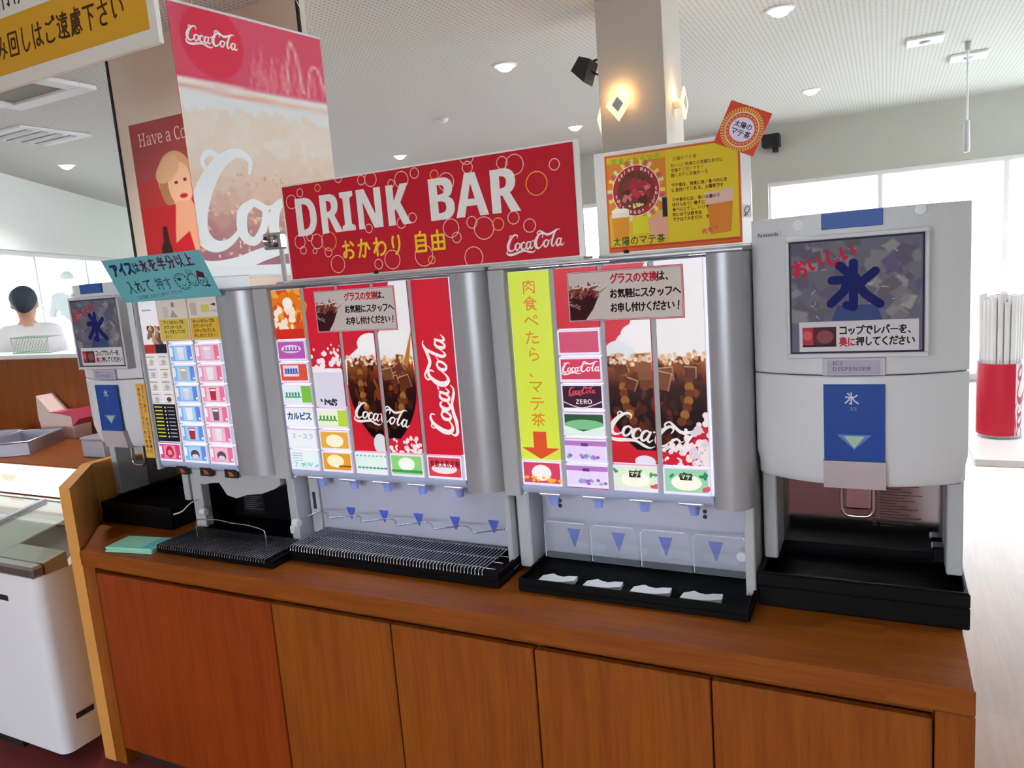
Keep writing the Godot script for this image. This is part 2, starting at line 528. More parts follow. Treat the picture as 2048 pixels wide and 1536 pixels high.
# Latin letters from the outlines of a font; returns the width
func letters(im: Image, text: String, x: float, y: float, size: float, c: Color, f: SystemFont = null, xs := 1.0, skew := 0.0, turn := 0.0) -> float:
	if f == null: f = font_bold
	var rid: RID = f.get_rids()[0]
	var fs := 64
	var k := size / fs
	var at := x
	for i in text.length():
		var g: int = TS.font_get_glyph_index(rid, fs, text.unicode_at(i), 0)
		var o: Dictionary = TS.font_get_glyph_contours(rid, fs, g)
		var ps: PackedVector3Array = o.get("points", PackedVector3Array())
		var ends: PackedInt32Array = o.get("contours", PackedInt32Array())
		var cs := []
		var a := 0
		for e in ends:
			var raw := []
			for j in range(a, e + 1):
				raw.append(ps[j])
			a = e + 1
			var out := []
			var n := raw.size()
			for j in n:
				var p: Vector3 = raw[j]
				var q: Vector3 = raw[(j + 1) % n]
				var o0: Vector3 = raw[(j + n - 1) % n]
				if p.z == 1.0:
					out.append(Vector2(p.x, p.y))
				else:
					var s0 := Vector2(o0.x, o0.y) if o0.z == 1.0 else Vector2(o0.x + p.x, o0.y + p.y) * 0.5
					var s1 := Vector2(q.x, q.y) if q.z == 1.0 else Vector2(q.x + p.x, q.y + p.y) * 0.5
					for t in [0.25, 0.5, 0.75, 1.0]:
						out.append(s0.lerp(Vector2(p.x, p.y), t).lerp(Vector2(p.x, p.y).lerp(s1, t), t))
			var fin := []
			for q in out:
				var v := Vector2(at - x + (q.x - skew * q.y) * k * xs, q.y * k)
				fin.append(Vector2(x, y) + v.rotated(turn))
			cs.append(fin)
		if not cs.is_empty():
			poly(im, cs, c)
		at += TS.font_get_glyph_advance(rid, fs, g).x * k * xs
	return at - x

# the flowing white script: brush strokes x y width on a field of 300 by 100
const SCRIPT := [
	"66 24 2 68 14 4 58 9 6 44 15 8 30 30 11 19 50 13 17 68 12 26 78 9 40 76 5 54 64 3",
	"44 15 5 34 10 4 27 16 3 30 25 2",
	"12 74 3 8 86 6 20 94 9 44 93 10 70 86 9 96 83 7 120 90 8 138 92 5 150 84 2",
	"66 46 5 55 54 8 53 70 8 62 76 6 72 66 6 76 52 6 66 46 5 78 50 3 86 48 2",
	"102 50 5 96 45 5 86 52 8 82 68 9 90 77 7 102 70 4 110 60 3",
	"128 48 4 118 46 6 109 56 8 108 72 8 116 76 6 126 62 5 131 47 6 126 68 7 132 76 5 142 66 2",
	"140 44 5 146 42 4",
	"188 34 3 192 22 5 182 16 7 168 26 9 155 46 13 153 66 13 162 78 9 176 74 5 188 60 3",
	"170 24 5 166 12 5 178 4 5 194 14 8 214 24 9 238 18 8 262 6 4 274 8 3",
	"206 46 5 195 54 8 193 70 8 202 76 6 212 66 6 216 52 6 206 46 5 218 52 3 228 46 2",
	"262 8 4 250 16 7 238 40 8 230 64 8 234 76 6 244 68 3 250 58 2",
	"274 48 4 264 46 6 255 56 8 254 72 8 262 76 6 272 62 5 277 47 6 272 68 7 278 76 6 290 66 2",
]

func script(im: Image, x: float, y: float, k: float, c: Color, turn := 0.0, fat := 1.0, only := 99) -> void:
	for s in mini(only, SCRIPT.size()):
		var v := (SCRIPT[s] as String).split_floats(" ")
		var pts := []
		var wp := []
		for i in range(0, v.size() - 2, 3):
			pts.append(Vector2(v[i], v[i + 1]))
			wp.append(Vector2(v[i + 2], 0))
		pts = curve(pts, 6)
		wp = curve(wp, 6)
		var ws := []
		for i in pts.size():
			pts[i] = Vector2(x, y) + (pts[i] * k).rotated(turn)
			ws.append(maxf(wp[i].x * k * fat, 0.8))
		brush(im, pts, ws, c)

# printed photograph of a glass of cola with ice, foam and a splash
func cola_glass(im: Image, cx: float, top: float, w: float, h: float, sd: int) -> void:
	var rng := RandomNumberGenerator.new()
	rng.seed = sd
	var L := func(t: float) -> float: return w * (0.5 + 0.04 * sin(t * 2.6) - 0.30 * t * t * t)
	for i in 60:
		var t0 := i / 60.0
		var t1 := (i + 1.5) / 60.0
		var c := hexc("a85a24").lerp(hexc("3c1412"), clampf(t0 * 3.2, 0, 1)).lerp(hexc("16080c"), clampf(t0 * 1.9 - 0.4, 0, 1))
		poly(im, [[Vector2(cx - L.call(t0), top + h * t0), Vector2(cx + L.call(t0), top + h * t0), Vector2(cx + L.call(t1), top + h * t1), Vector2(cx - L.call(t1), top + h * t1)]], c)
	# light through the liquid, ice blocks
	for i in 70:
		var t := rng.randf()
		var u := rng.randf_range(-0.95, 0.95)
		var hw: float = L.call(t)
		var c := hexc("3a1612").lerp(hexc("b8681c"), rng.randf() * rng.randf() * (1.0 - t * 0.8))
		disc(im, cx + u * hw * 0.92, top + h * t * 0.92, w * rng.randf_range(0.015, 0.05), h * rng.randf_range(0.02, 0.09), c, rng.randf_range(-0.5, 0.5))
	for s in 2:
		var u := -0.62 + s * 1.24
		for i in 9:
			disc(im, cx + u * float(L.call(i / 10.0)), top + h * (0.08 + i * 0.075), w * 0.045, h * 0.05, hexc("95602c") if i % 2 else hexc("6a3418"))
	for i in 9:
		var p := Vector2(cx + rng.randf_range(-0.42, 0.36) * w, top + h * rng.randf_range(-0.01, 0.34))
		var q := w * rng.randf_range(0.05, 0.09)
		var t := rng.randf_range(-0.6, 0.6)
		var g := [p + Vector2(-q, -q).rotated(t), p + Vector2(q, -q).rotated(t), p + Vector2(q, q).rotated(t), p + Vector2(-q, q).rotated(t)]
		poly(im, [g], hexc("5a2818").lerp(hexc("8a5636"), rng.randf()))
		brush(im, [g[0], g[1], g[2]], [5, 4, 3], hexc("d8b090"))
	for i in 60:
		var u := rng.randf_range(-0.98, 0.98)
		disc(im, cx + u * w * 0.5, top + rng.randf_range(-0.05, 0.06) * h, w * rng.randf_range(0.012, 0.04), w * rng.randf_range(0.012, 0.03), hexc("c88a50").lerp(hexc("f4ece4"), rng.randf()), rng.randf() * 3.0)

# ---------------------------------------------------------------- print: the pictures
# softens what is drawn so far, as a printed photograph is soft
func soften(im: Image, halvings: int) -> void:
	var w := im.get_width()
	var h := im.get_height()
	for i in halvings:
		im.resize(maxi(im.get_width() / 2, 8), maxi(im.get_height() / 2, 8), Image.INTERPOLATE_BILINEAR)
	im.resize(w, h, Image.INTERPOLATE_CUBIC)

func bubbles(im: Image, spots: Array, c: Color, w := 3.0) -> void:
	for b in spots:
		ring(im, b[0], b[1], b[2], w, c)

func print_drink_bar() -> Image:
	# 0.880 x 0.258 m at 1400 px/m
	var im := canvas(1232, 360, hexc("c41a2c"))
	var cw := hexc("f4c3b4")
	var spots := [[40, 60, 26], [88, 30, 15], [178, 22, 13], [282, -4, 18], [388, 18, 17], [430, 20, 26], [520, 46, 14], [566, 38, 29], [624, 22, 18], [706, 38, 16], [752, 68, 31], [842, -8, 28], [842, 30, 20], [976, 32, 20], [1022, 44, 33], [1166, 62, 18], [1098, 114, 38], [548, 190, 19], [598, 176, 17], [756, 228, 32], [776, 262, 18], [842, 216, 20], [888, 240, 38], [944, 232, 21], [1004, 216, 21], [1062, 248, 22], [60, 216, 26], [72, 250, 15], [112, 202, 15], [146, 222, 28], [204, 226, 36], [130, 258, 10], [196, 268, 17], [236, 316, 33], [428, 330, 18], [492, 318, 34], [632, 314, 38], [664, 332, 14], [838, 336, 36], [400, 196, 16]]
	for i in spots.size():
		ring(im, spots[i][0], spots[i][1], spots[i][2], 3.4, hexc("f0b04a") if i % 7 == 2 else cw)
	for d in [-3, 0, 3]:
		letters(im, "DRINK", 43 + d, 196, 202, hexc("f3efe9"), font_bold, 0.862)
		letters(im, "BAR", 662 + d, 196, 202, hexc("f3efe9"), font_bold, 0.95)
	line_jp(im, "おかわり", 262, 228, 64, 76, 9.0, hexc("f2cf2a"), 1.16)
	line_jp(im, "自由", 590, 226, 66, 76, 9.0, hexc("f2cf2a"), 1.12)
	script(im, 962, 268, 0.76, hexc("f6ece8"), -0.02, 1.15)
	return im

func print_tea_board() -> Image:
	# 0.305 x 0.216 m
	var im := canvas(960, 680, hexc("d8622c"))
	rect(im, 14, 14, 932, 640, hexc("e0c22a"))
	rect(im, 14, 14, 436, 640, hexc("d9b32c"))
	rect(im, 14, 60, 436, 350, hexc("d9822c"))
	var rng := RandomNumberGenerator.new()
	rng.seed = 5
	for k in 36:
		var a := TAU * k / 36
		var c: Color = [hexc("e6d65a"), hexc("cf5a6a"), hexc("d8d8a0"), hexc("e08030")][k % 4]
		poly(im, [[Vector2(225, 260), Vector2(225, 260) + Vector2(cos(a), sin(a)) * 215, Vector2(225, 260) + Vector2(cos(a + 0.12), sin(a + 0.12)) * 215]], c)
	disc(im, 225, 260, 178, 178, hexc("e8dcc8"))
	disc(im, 225, 260, 172, 172, hexc("a82c34"))
	for k in 30:
		var a := TAU * k / 30
		letters(im, "ENJOY YOUR TIME   DRINK MATE  "[k], 225 + cos(a) * 150 - 8, 260 + sin(a) * 150 + 10, 30, hexc("f2e6d8"), font_bold, 0.9)
	disc(im, 225, 260, 134, 134, hexc("6a3a28"))
	for k in 26:
		var p := Vector2(225, 250) + Vector2(rng.randf_range(-95, 95), rng.randf_range(-80, 80))
		var q := rng.randf_range(18, 40)
		var t := rng.randf() * 3.0
		poly(im, [[p + Vector2(-q, -q * 0.5).rotated(t), p + Vector2(q, -q * 0.6).rotated(t), p + Vector2(q * 0.9, q * 0.5).rotated(t), p + Vector2(-q * 0.8, q * 0.6).rotated(t)]], [hexc("c4364a"), hexc("a82a38"), hexc("7c3a2c"), hexc("58281e"), hexc("d86a72")][k % 5])
	for k in 14:
		disc(im, 170 + rng.randf() * 110, 352 + rng.randf() * 26, 9, 7, hexc("dfd08a"))
	# glass of tea and a reaching arm
	poly(im, [[Vector2(34, 420), Vector2(166, 420), Vector2(156, 590), Vector2(44, 590)]], hexc("d98e2c"))
	rect(im, 34, 386, 132, 50, hexc("efe2cc"))
	disc(im, 100, 388, 66, 16, hexc("f4ecdc"))
	rect(im, 190, 440, 120, 120, hexc("d8cc28"))
	poly(im, [[Vector2(300, 480), Vector2(446, 400), Vector2(448, 600), Vector2(330, 590)]], hexc("e0a48a"))
	rect(im, 414, 330, 36, 130, hexc("2a2438"))
	line_jp(im, "肉食べたらマテ", 50, 26, 44, 50, 7, hexc("8cae28"), 1.22)
	line_jp(im, "太陽のマテ茶", 34, 572, 60, 66, 6.5, hexc("2c4a24"), 1.1)
	# right half: small text and a second glass
	poly(im, [[Vector2(720, 350), Vector2(910, 330), Vector2(890, 600), Vector2(750, 610)]], hexc("d9822c"))
	poly(im, [[Vector2(716, 330), Vector2(912, 310), Vector2(908, 400), Vector2(722, 410)]], hexc("dcb7a4"))
	var ink := hexc("5a3418")
	line_jp(im, "太陽のマテ茶", 500, 66, 26, 28, 3, hexc("8a6a28"), 1.1)
	var rows := ["おいしい肉食にの気軽なをのに", "交換てくだいマテ！", "軽くのてに交換すーる", "", "マテ茶は、肉食に良い食べのにを", "に良付いてくれる、太陽茶です", "", "マテ茶のには、良い太陽のりが", "付けられてい軽すに", "食べににてし、いりす", "気にはては飲申由", "マテはてのをだけ、す"]
	for i in rows.size():
		line_jp(im, rows[i], 486, 110 + i * 33, 24, 27, 3.6, ink if i > 3 else hexc("846022"), 1.08)
	line_jp(im, "肉食べ", 690, 566, 34, 38, 5, hexc("d8406a"), 1.1, -8)
	rect(im, 14, 640, 932, 14, hexc("c8402c"))
	return im

func print_tea_tag() -> Image:
	var im := canvas(360, 360, hexc("d8482e"))
	for k in 48:
		var a := TAU * k / 48
		poly(im, [[Vector2(180, 190), Vector2(180, 190) + Vector2(cos(a), sin(a)) * 178, Vector2(180, 190) + Vector2(cos(a + 0.08), sin(a + 0.08)) * 178]], hexc("e0b84a"))
	disc(im, 180, 190, 150, 140, hexc("d9653a"))
	ring(im, 180, 190, 138, 8, hexc("efdcc8"))
	for k in 24:
		var a := TAU * k / 24
		disc(im, 180 + cos(a) * 122, 190 + sin(a) * 116, 5, 4, hexc("f4e4d8"))
	disc(im, 180, 190, 104, 98, hexc("ecdff0"))
	line_jp(im, "太陽の", 100, 130, 50, 52, 6, hexc("2c2a50"), 1.05)
	line_jp(im, "マテ茶", 98, 190, 54, 58, 7, hexc("2c2a50"), 1.05)
	return im

func print_glass_note() -> Image:
	# 0.277 x 0.12 m
	var im := canvas(830, 360, hexc("d8475a"))
	rect(im, 6, 6, 818, 348, hexc("f6d9d9"))
	rect(im, 10, 10, 810, 340, hexc("7a2a34"))
	rect(im, 13, 13, 804, 334, hexc("d9cbc4"))
	var rng := RandomNumberGenerator.new()
	rng.seed = 3
	poly(im, [[Vector2(14, 130), Vector2(250, 150), Vector2(190, 270), Vector2(130, 346), Vector2(14, 346)]], hexc("3c1018"))
	for i in 70:
		var p := Vector2(rng.randf_range(20, 240), rng.randf_range(100, 190))
		disc(im, p.x, p.y, rng.randf_range(8, 26), rng.randf_range(5, 12), hexc("7a2c20").lerp(hexc("c89a86"), rng.randf() * rng.randf()), rng.randf() * 3)
	for i in 22:
		disc(im, rng.randf_range(30, 300), 112 + rng.randf_range(-14, 10), rng.randf_range(8, 20), 6, hexc("e4d6cc"))
	poly(im, [[Vector2(240, 150), Vector2(310, 110), Vector2(300, 120), Vector2(200, 200)]], hexc("a89484"))
	script(im, 14, 200, 0.36, hexc("d9b8b0"), 0.5)
	line_jp(im, "グラスの交換", 322, 34, 54, 68, 9.5, hexc("c02836"), 1.03)
	line_jp(im, "は、", 652, 34, 54, 68, 9.5, hexc("241a1c"), 1.03)
	line_jp(im, "お気軽にスタッフへ", 316, 138, 54, 66, 9.5, hexc("1c1416"), 1.02)
	line_jp(im, "お申し付けください！", 316, 236, 50, 66, 9.5, hexc("1c1416"), 1.0)
	return im

func print_teal_note() -> Image:
	# 0.44 x 0.145 m
	var im := canvas(1100, 362, hexc("6fb9c0"))
	line_jp(im, "アイス", 60, 40, 84, 100, 21, hexc("16325e"), 1.04, -4)
	line_jp(im, "は", 322, 38, 72, 86, 11, hexc("16324a"), 1.0)
	line_jp(im, "氷を半分以上", 404, 24, 90, 106, 13, hexc("7c2448"), 1.1, -3)
	line_jp(im, "氷を半分以上", 409, 26, 90, 106, 5.5, hexc("1c2040"), 1.1, -3)
	line_jp(im, "入れて", 130, 186, 92, 110, 10, hexc("14303c"), 1.12, -4)
	line_jp(im, "押す", 470, 176, 88, 106, 9.0, hexc("3c4a78"), 1.1)
	# three doodled faces
	for k in 14:
		var a := TAU * k / 14
		ring(im, 770 + cos(a) * 62, 226 + sin(a) * 52, 15, 5, hexc("163444"))
	disc(im, 770, 226, 58, 48, hexc("6fb9c0"))
	disc(im, 752, 206, 22, 12, hexc("163444"), -0.1)
	brush(im, curve([Vector2(750, 246), Vector2(772, 262), Vector2(800, 240)]), [5, 5, 5, 5, 5, 5, 5, 5, 5, 5, 5], hexc("163444"))
	ring(im, 892, 222, 48, 6, hexc("163444"))
	for k in 4:
		brush(im, [Vector2(862 + k * 18, 178), Vector2(852 + k * 20, 140)], [6, 4], hexc("163444"))
	brush(im, curve([Vector2(866, 230), Vector2(892, 256), Vector2(920, 226)]), [5, 5, 5, 5, 5, 5, 5, 5, 5, 5, 5], hexc("163444"))
	poly(im, [[Vector2(944, 196), Vector2(968, 150), Vector2(1030, 170), Vector2(1024, 214), Vector2(976, 204)]], hexc("5c1a3a"))
	ring(im, 986, 232, 44, 7, hexc("1a2036"))
	for k in 4:
		disc(im, 964 + k * 16, 232 + (k % 2) * 14, 6, 7, hexc("1a2036"))
	poly(im, [[Vector2(1000, 262), Vector2(1050, 270), Vector2(1020, 288)]], hexc("1a2036"))
	line_jp(im, "ここって", 180, 312, 26, 30, 3.2, hexc("24404c"), 1.3)
	line_jp(im, "しておくとおいしく", 210, 310, 26, 30, 3.2, hexc("24404c"), 1.25, -1)
	line_jp(im, "氷れてくださいを", 486, 296, 26, 30, 3.2, hexc("7a4474"), 1.1, -1)
	return im

func print_coffee_note(kind: int) -> Image:
	# 0.142 x 0.134 m
	var im := canvas(356, 336, hexc("b48c3c"))
	rect(im, 4, 4, 348, 328, hexc("e8ddd0"))
	rect(im, 14, 160, 328, 166, hexc("e2c85a") if kind == 0 else hexc("e6b93e"))
	if kind == 0:
		rect(im, 70, 60, 60, 90, hexc("d8cdc4"))
		poly(im, [[Vector2(180, 84), Vector2(240, 148), Vector2(150, 148)]], hexc("b0a49c"))
		pen(im, "氷", 170, 24, 44, 44, 6, hexc("5c5048"))
	else:
		rect(im, 30, 40, 70, 100, hexc("cdbfb4"))
		rect(im, 150, 60, 90, 60, hexc("d9d06a"))
		poly(im, [[Vector2(250, 62), Vector2(310, 52), Vector2(310, 76)]], hexc("4a4038"))
		rect(im, 260, 100, 70, 24, hexc("d6c4d8"))
	var rows := ["アイスのカップは", "カウンターにの", "カップをしてくだ", "さい！"] if kind == 0 else ["ホットのカップは", "カウンターにて", "スタッフにてした", "申し付けください！"]
	for i in rows.size():
		line_jp(im, rows[i], 56 if kind == 0 else 40, 172 + i * 38, 28, 30, 4.4, hexc("4c3a1a") if i < 3 else hexc("9c4a1c"), 1.06)
	return im

func print_side_note() -> Image:
	var im := canvas(120, 640, hexc("dcab56"))
	column_jp(im, "コーヒーは二つのカップを交換に", 64, 14, 34, 34, 4.5, hexc("3c2a14"), 1.15)
	column_jp(im, "氷を入れてくださいおい気軽に", 16, 34, 34, 34, 4.5, hexc("8a3a14"), 1.2)
	return im

func print_rules_board() -> Image:
	# 1.24 x 0.42 m : white board with an ochre band
	var im := canvas(1240, 420, hexc("efe6da"))
	rect(im, 0, 150, 1200, 216, hexc("e0a52c"))
	var txt := "飲み回しはご遠慮下さい"
	for i in txt.length():
		pen(im, txt[i], 186 + i * 82, 204, 74, 106, 9.5, hexc("4a2c12"))
	var t2 := "食べ気付けてくださいはて"
	for i in t2.length():
		pen(im, t2[i], 100 + i * 82, 16, 74, 106, 9.5, hexc("2c2420"))
	return im

func print_banner() -> Image:
	# 0.74 x 1.06 m
	var W := 900
	var H := 1290
	var im := canvas(W, H, hexc("eee9e6"))
	# print: red sky band, white foam, the flowing script over amber liquid
	rect(im, 0, 0, W, 350, hexc("e0566e"))
	var rng := RandomNumberGenerator.new()
	rng.seed = 8
	for i in 26:
		var x := rng.randf_range(430, W)
		brush(im, curve([Vector2(x, rng.randf_range(110, 220)), Vector2(x + rng.randf_range(-30, 30), 250), Vector2(x + rng.randf_range(-40, 40), 340)]), [2, 3, 4, 5, 6, 7, 7, 7, 7, 6, 5], hexc("ec8c96").lerp(hexc("f3b0a8"), rng.randf()))
	brush(im, curve([Vector2(640, 330), Vector2(660, 160), Vector2(690, 60), Vector2(720, 150), Vector2(740, 320)]), _fill(21, 12.0), hexc("f5c8c0"))
	brush(im, curve([Vector2(780, 330), Vector2(800, 200), Vector2(850, 170), Vector2(895, 280)]), _fill(16, 12.0), hexc("f5c8c0"))
	disc(im, 215, 150, 168, 168, hexc("e23a52"))
	script(im, 66, 84, 1.0, hexc("f8f2f0"), 0.02, 1.25)
	# rim of the glass
	brush(im, curve([Vector2(-20, 352), Vector2(300, 362), Vector2(620, 372), Vector2(920, 372)]), _fill(16, 34.0), hexc("f4e6de"))
	brush(im, curve([Vector2(-20, 378), Vector2(300, 392), Vector2(620, 406), Vector2(920, 404)]), _fill(16, 16.0), hexc("eab2a2"))
	brush(im, curve([Vector2(200, 366), Vector2(500, 384), Vector2(760, 398)]), _fill(11, 9.0), hexc("f0c8ae"))
	rect(im, 0, 408, W, 120, hexc("eceae8"))
	# amber and wine-coloured liquid
	for i in 1100:
		var y := rng.randf_range(500, H)
		var t := clampf((y - 620) / 560.0, 0.0, 1.0)
		var c := hexc("efe4d6").lerp(hexc("dcae98"), clampf(t * 1.3, 0, 1)).lerp(hexc("ad7480"), clampf(t * 2.2 - 1.0, 0, 1))
		c = c.lerp(hexc("e8b890"), rng.randf() * 0.22)
		disc(im, rng.randf_range(-20, W + 20), y, rng.randf_range(24, 80), rng.randf_range(18, 50), c, rng.randf() * 3)
	rect(im, 0, 1190, W, 100, hexc("a9707a"))
	soften(im, 4)
	rect(im, 0, 0, W, 6, hexc("e0566e"))
	disc(im, 215, 150, 168, 168, hexc("e23a52"))
	script(im, 66, 84, 1.0, hexc("f8f2f0"), 0.02, 1.25)
	for i in 200:
		var y := rng.randf_range(760, 1190)
		disc(im, rng.randf_range(0, W), y, rng.randf_range(4, 12), rng.randf_range(4, 12), hexc("dda886").lerp(hexc("eed2c0"), rng.randf()), 0)
	script(im, -110, 620, 6.6, hexc("f4f4f4"), -0.02, 1.12)
	rect(im, 0, 1235, W, 55, hexc("eef0f0"))
	return im

func _fill(n: int, v: float) -> Array:
	var a := []
	a.resize(n)
	a.fill(v)
	return a

func print_old_poster() -> Image:
	# a plain stand-in: a fair-haired woman in red with a bottle
	var im := canvas(420, 640, hexc("b8282c"))
	rect(im, 0, 0, 420, 300, hexc("a04a48"))
	rect(im, 0, 210, 420, 100, hexc("b03a3a"))
	disc(im, 205, 215, 92, 96, hexc("c89a72"))
	disc(im, 160, 240, 40, 70, hexc("a87850"))
	disc(im, 225, 240, 62, 80, hexc("e4b08e"), -0.1)
	disc(im, 170, 180, 70, 40, hexc("d0a47c"), -0.5)
	disc(im, 206, 232, 9, 5, hexc("4a2c24"))
	disc(im, 252, 226, 9, 5, hexc("4a2c24"))
	disc(im, 236, 282, 20, 8, hexc("b82430"))
	poly(im, [[Vector2(190, 300), Vector2(270, 300), Vector2(330, 400), Vector2(400, 470), Vector2(400, 540), Vector2(150, 540), Vector2(170, 400)]], hexc("e0a07c"))
	poly(im, [[Vector2(120, 470), Vector2(240, 410), Vector2(260, 500), Vector2(420, 520), Vector2(420, 640), Vector2(60, 640)]], hexc("c02028"))
	poly(im, [[Vector2(104, 380), Vector2(126, 384), Vector2(130, 440), Vector2(140, 470), Vector2(120, 560), Vector2(80, 556), Vector2(82, 460), Vector2(98, 436)]], hexc("3c1c14"))
	poly(im, [[Vector2(70, 500), Vector2(150, 480), Vector2(190, 540), Vector2(160, 620), Vector2(90, 610)]], hexc("dc9c7c"))
	for k in 4:
		brush(im, [Vector2(78, 500 + k * 22), Vector2(140, 496 + k * 22)], [18, 18], hexc("e4aa8a"))
	soften(im, 2)
	letters(im, "Have a Coke", 40, 84, 64, hexc("efd0c4"), font_serif, 0.82)
	return im

func print_ice_poster() -> Image:
	# 0.25 x 0.235 m
	var im := canvas(620, 570, hexc("262440"))
	rect(im, 6, 8, 606, 556, hexc("6a6878"))
	var rng := RandomNumberGenerator.new()
	rng.seed = 14
	for i in 130:
		var p := Vector2(rng.randf_range(10, 600), rng.randf_range(10, 400))
		var q := rng.randf_range(14, 56)
		var t := rng.randf() * 3.0
		var c := hexc("5c5868").lerp(hexc("a5a49e"), rng.randf() * rng.randf() * 0.9)
		if i % 9 == 0: c = hexc("625a7c")
		var g := []
		for v in [Vector2(-q, -q * 0.6), Vector2(q * 0.8, -q * 0.8), Vector2(q, q * 0.5), Vector2(-q * 0.6, q * 0.7)]:
			var w: Vector2 = p + (v as Vector2).rotated(t)
			g.append(Vector2(clampf(w.x, 8, 610), clampf(w.y, 10, 420)))
		poly(im, [g], c)
	soften(im, 3)
	for i in 16:
		var p := Vector2(rng.randf_range(30, 580), rng.randf_range(30, 390))
		brush(im, [p, p + Vector2(rng.randf_range(-34, 34), rng.randf_range(-24, 24))], [4, 2], hexc("c8c6cc"))
	soften(im, 1)
	rect(im, 0, 0, 620, 8, hexc("262440"))
	rect(im, 0, 0, 7, 570, hexc("262440"))
	rect(im, 612, 0, 8, 570, hexc("262440"))
	rect(im, 0, 562, 620, 8, hexc("262440"))
	for i in 4:
		pen(im, "おいしい"[i], 14 + i * 76, 92 - i * 22, 74, 88, 15, hexc("c81e3a"), -0.22)
	poly(im, [[Vector2(196, 420), Vector2(230, 330), Vector2(410, 330), Vector2(440, 420)]], hexc("3a4c78"))
	pen(im, "氷", 178, 108, 262, 252, 42, hexc("0a1560"))
	rect(im, 44, 408, 552, 152, hexc("d2cdd0"))
	rect(im, 60, 436, 52, 96, hexc("b03048"))
	rect(im, 112, 436, 110, 96, hexc("4c2a30"))
	disc(im, 168, 486, 40, 34, hexc("8c4a4c"))
	disc(im, 84, 478, 22, 26, hexc("d05a68"))
	rect(im, 60, 526, 162, 10, hexc("241c1e"))
	line_jp(im, "コップでレバーを、", 236, 432, 38, 46, 6.5, hexc("1c1818"), 1.02)
	line_jp(im, "奥に", 236, 490, 38, 46, 6.5, hexc("c02840"), 1.02)
	line_jp(im, "押してください", 314, 488, 38, 46, 6.5, hexc("1c1818"), 1.0)
	return im

func print_ice_plate() -> Image:
	# 0.116 x 0.16 m: blue plate
	var im := canvas(290, 400, hexc("1f4492"))
	pen(im, "氷", 100, 40, 70, 66, 7, hexc("c9d6e4"))
	letters(im, "ICE", 128, 134, 22, hexc("8fa8cc"), font_plain)
	poly(im, [[Vector2(62, 262), Vector2(230, 262), Vector2(146, 340)]], hexc("5a82bc"))
	poly(im, [[Vector2(96, 270), Vector2(196, 270), Vector2(146, 334)]], hexc("a9bda0"))
	return im

func print_word(lines: Array, w: int, h: int, back: Color, ink: Color, size: float, f: SystemFont, x := 6.0) -> Image:
	var im := canvas(w, h, back)
	for i in lines.size():
		letters(im, lines[i], x, size * 0.95 + i * size * 1.12, size, ink, f)
	return im

func label_box(im: Image, x: float, y: float, w: float, h: float, c: Color, edge := Color("e9e6fb")) -> void:
	rect(im, x, y, w, h, edge)
	rect(im, x + 22, y + 10, w - 44, h - 24, c)

# a brand name too small to read: a looping line
func scrawl(im: Image, x: float, y: float, w: float, h: float, b: float, c: Color) -> void:
	var pts := []
	for i in 25:
		var t := i / 24.0
		pts.append(Vector2(x + w * t + sin(t * 31.4) * h * 0.3, y + cos(t * 31.4) * h * 0.5))
	pts = curve(pts, 3)
	brush(im, pts, _fill(pts.size(), b), c)

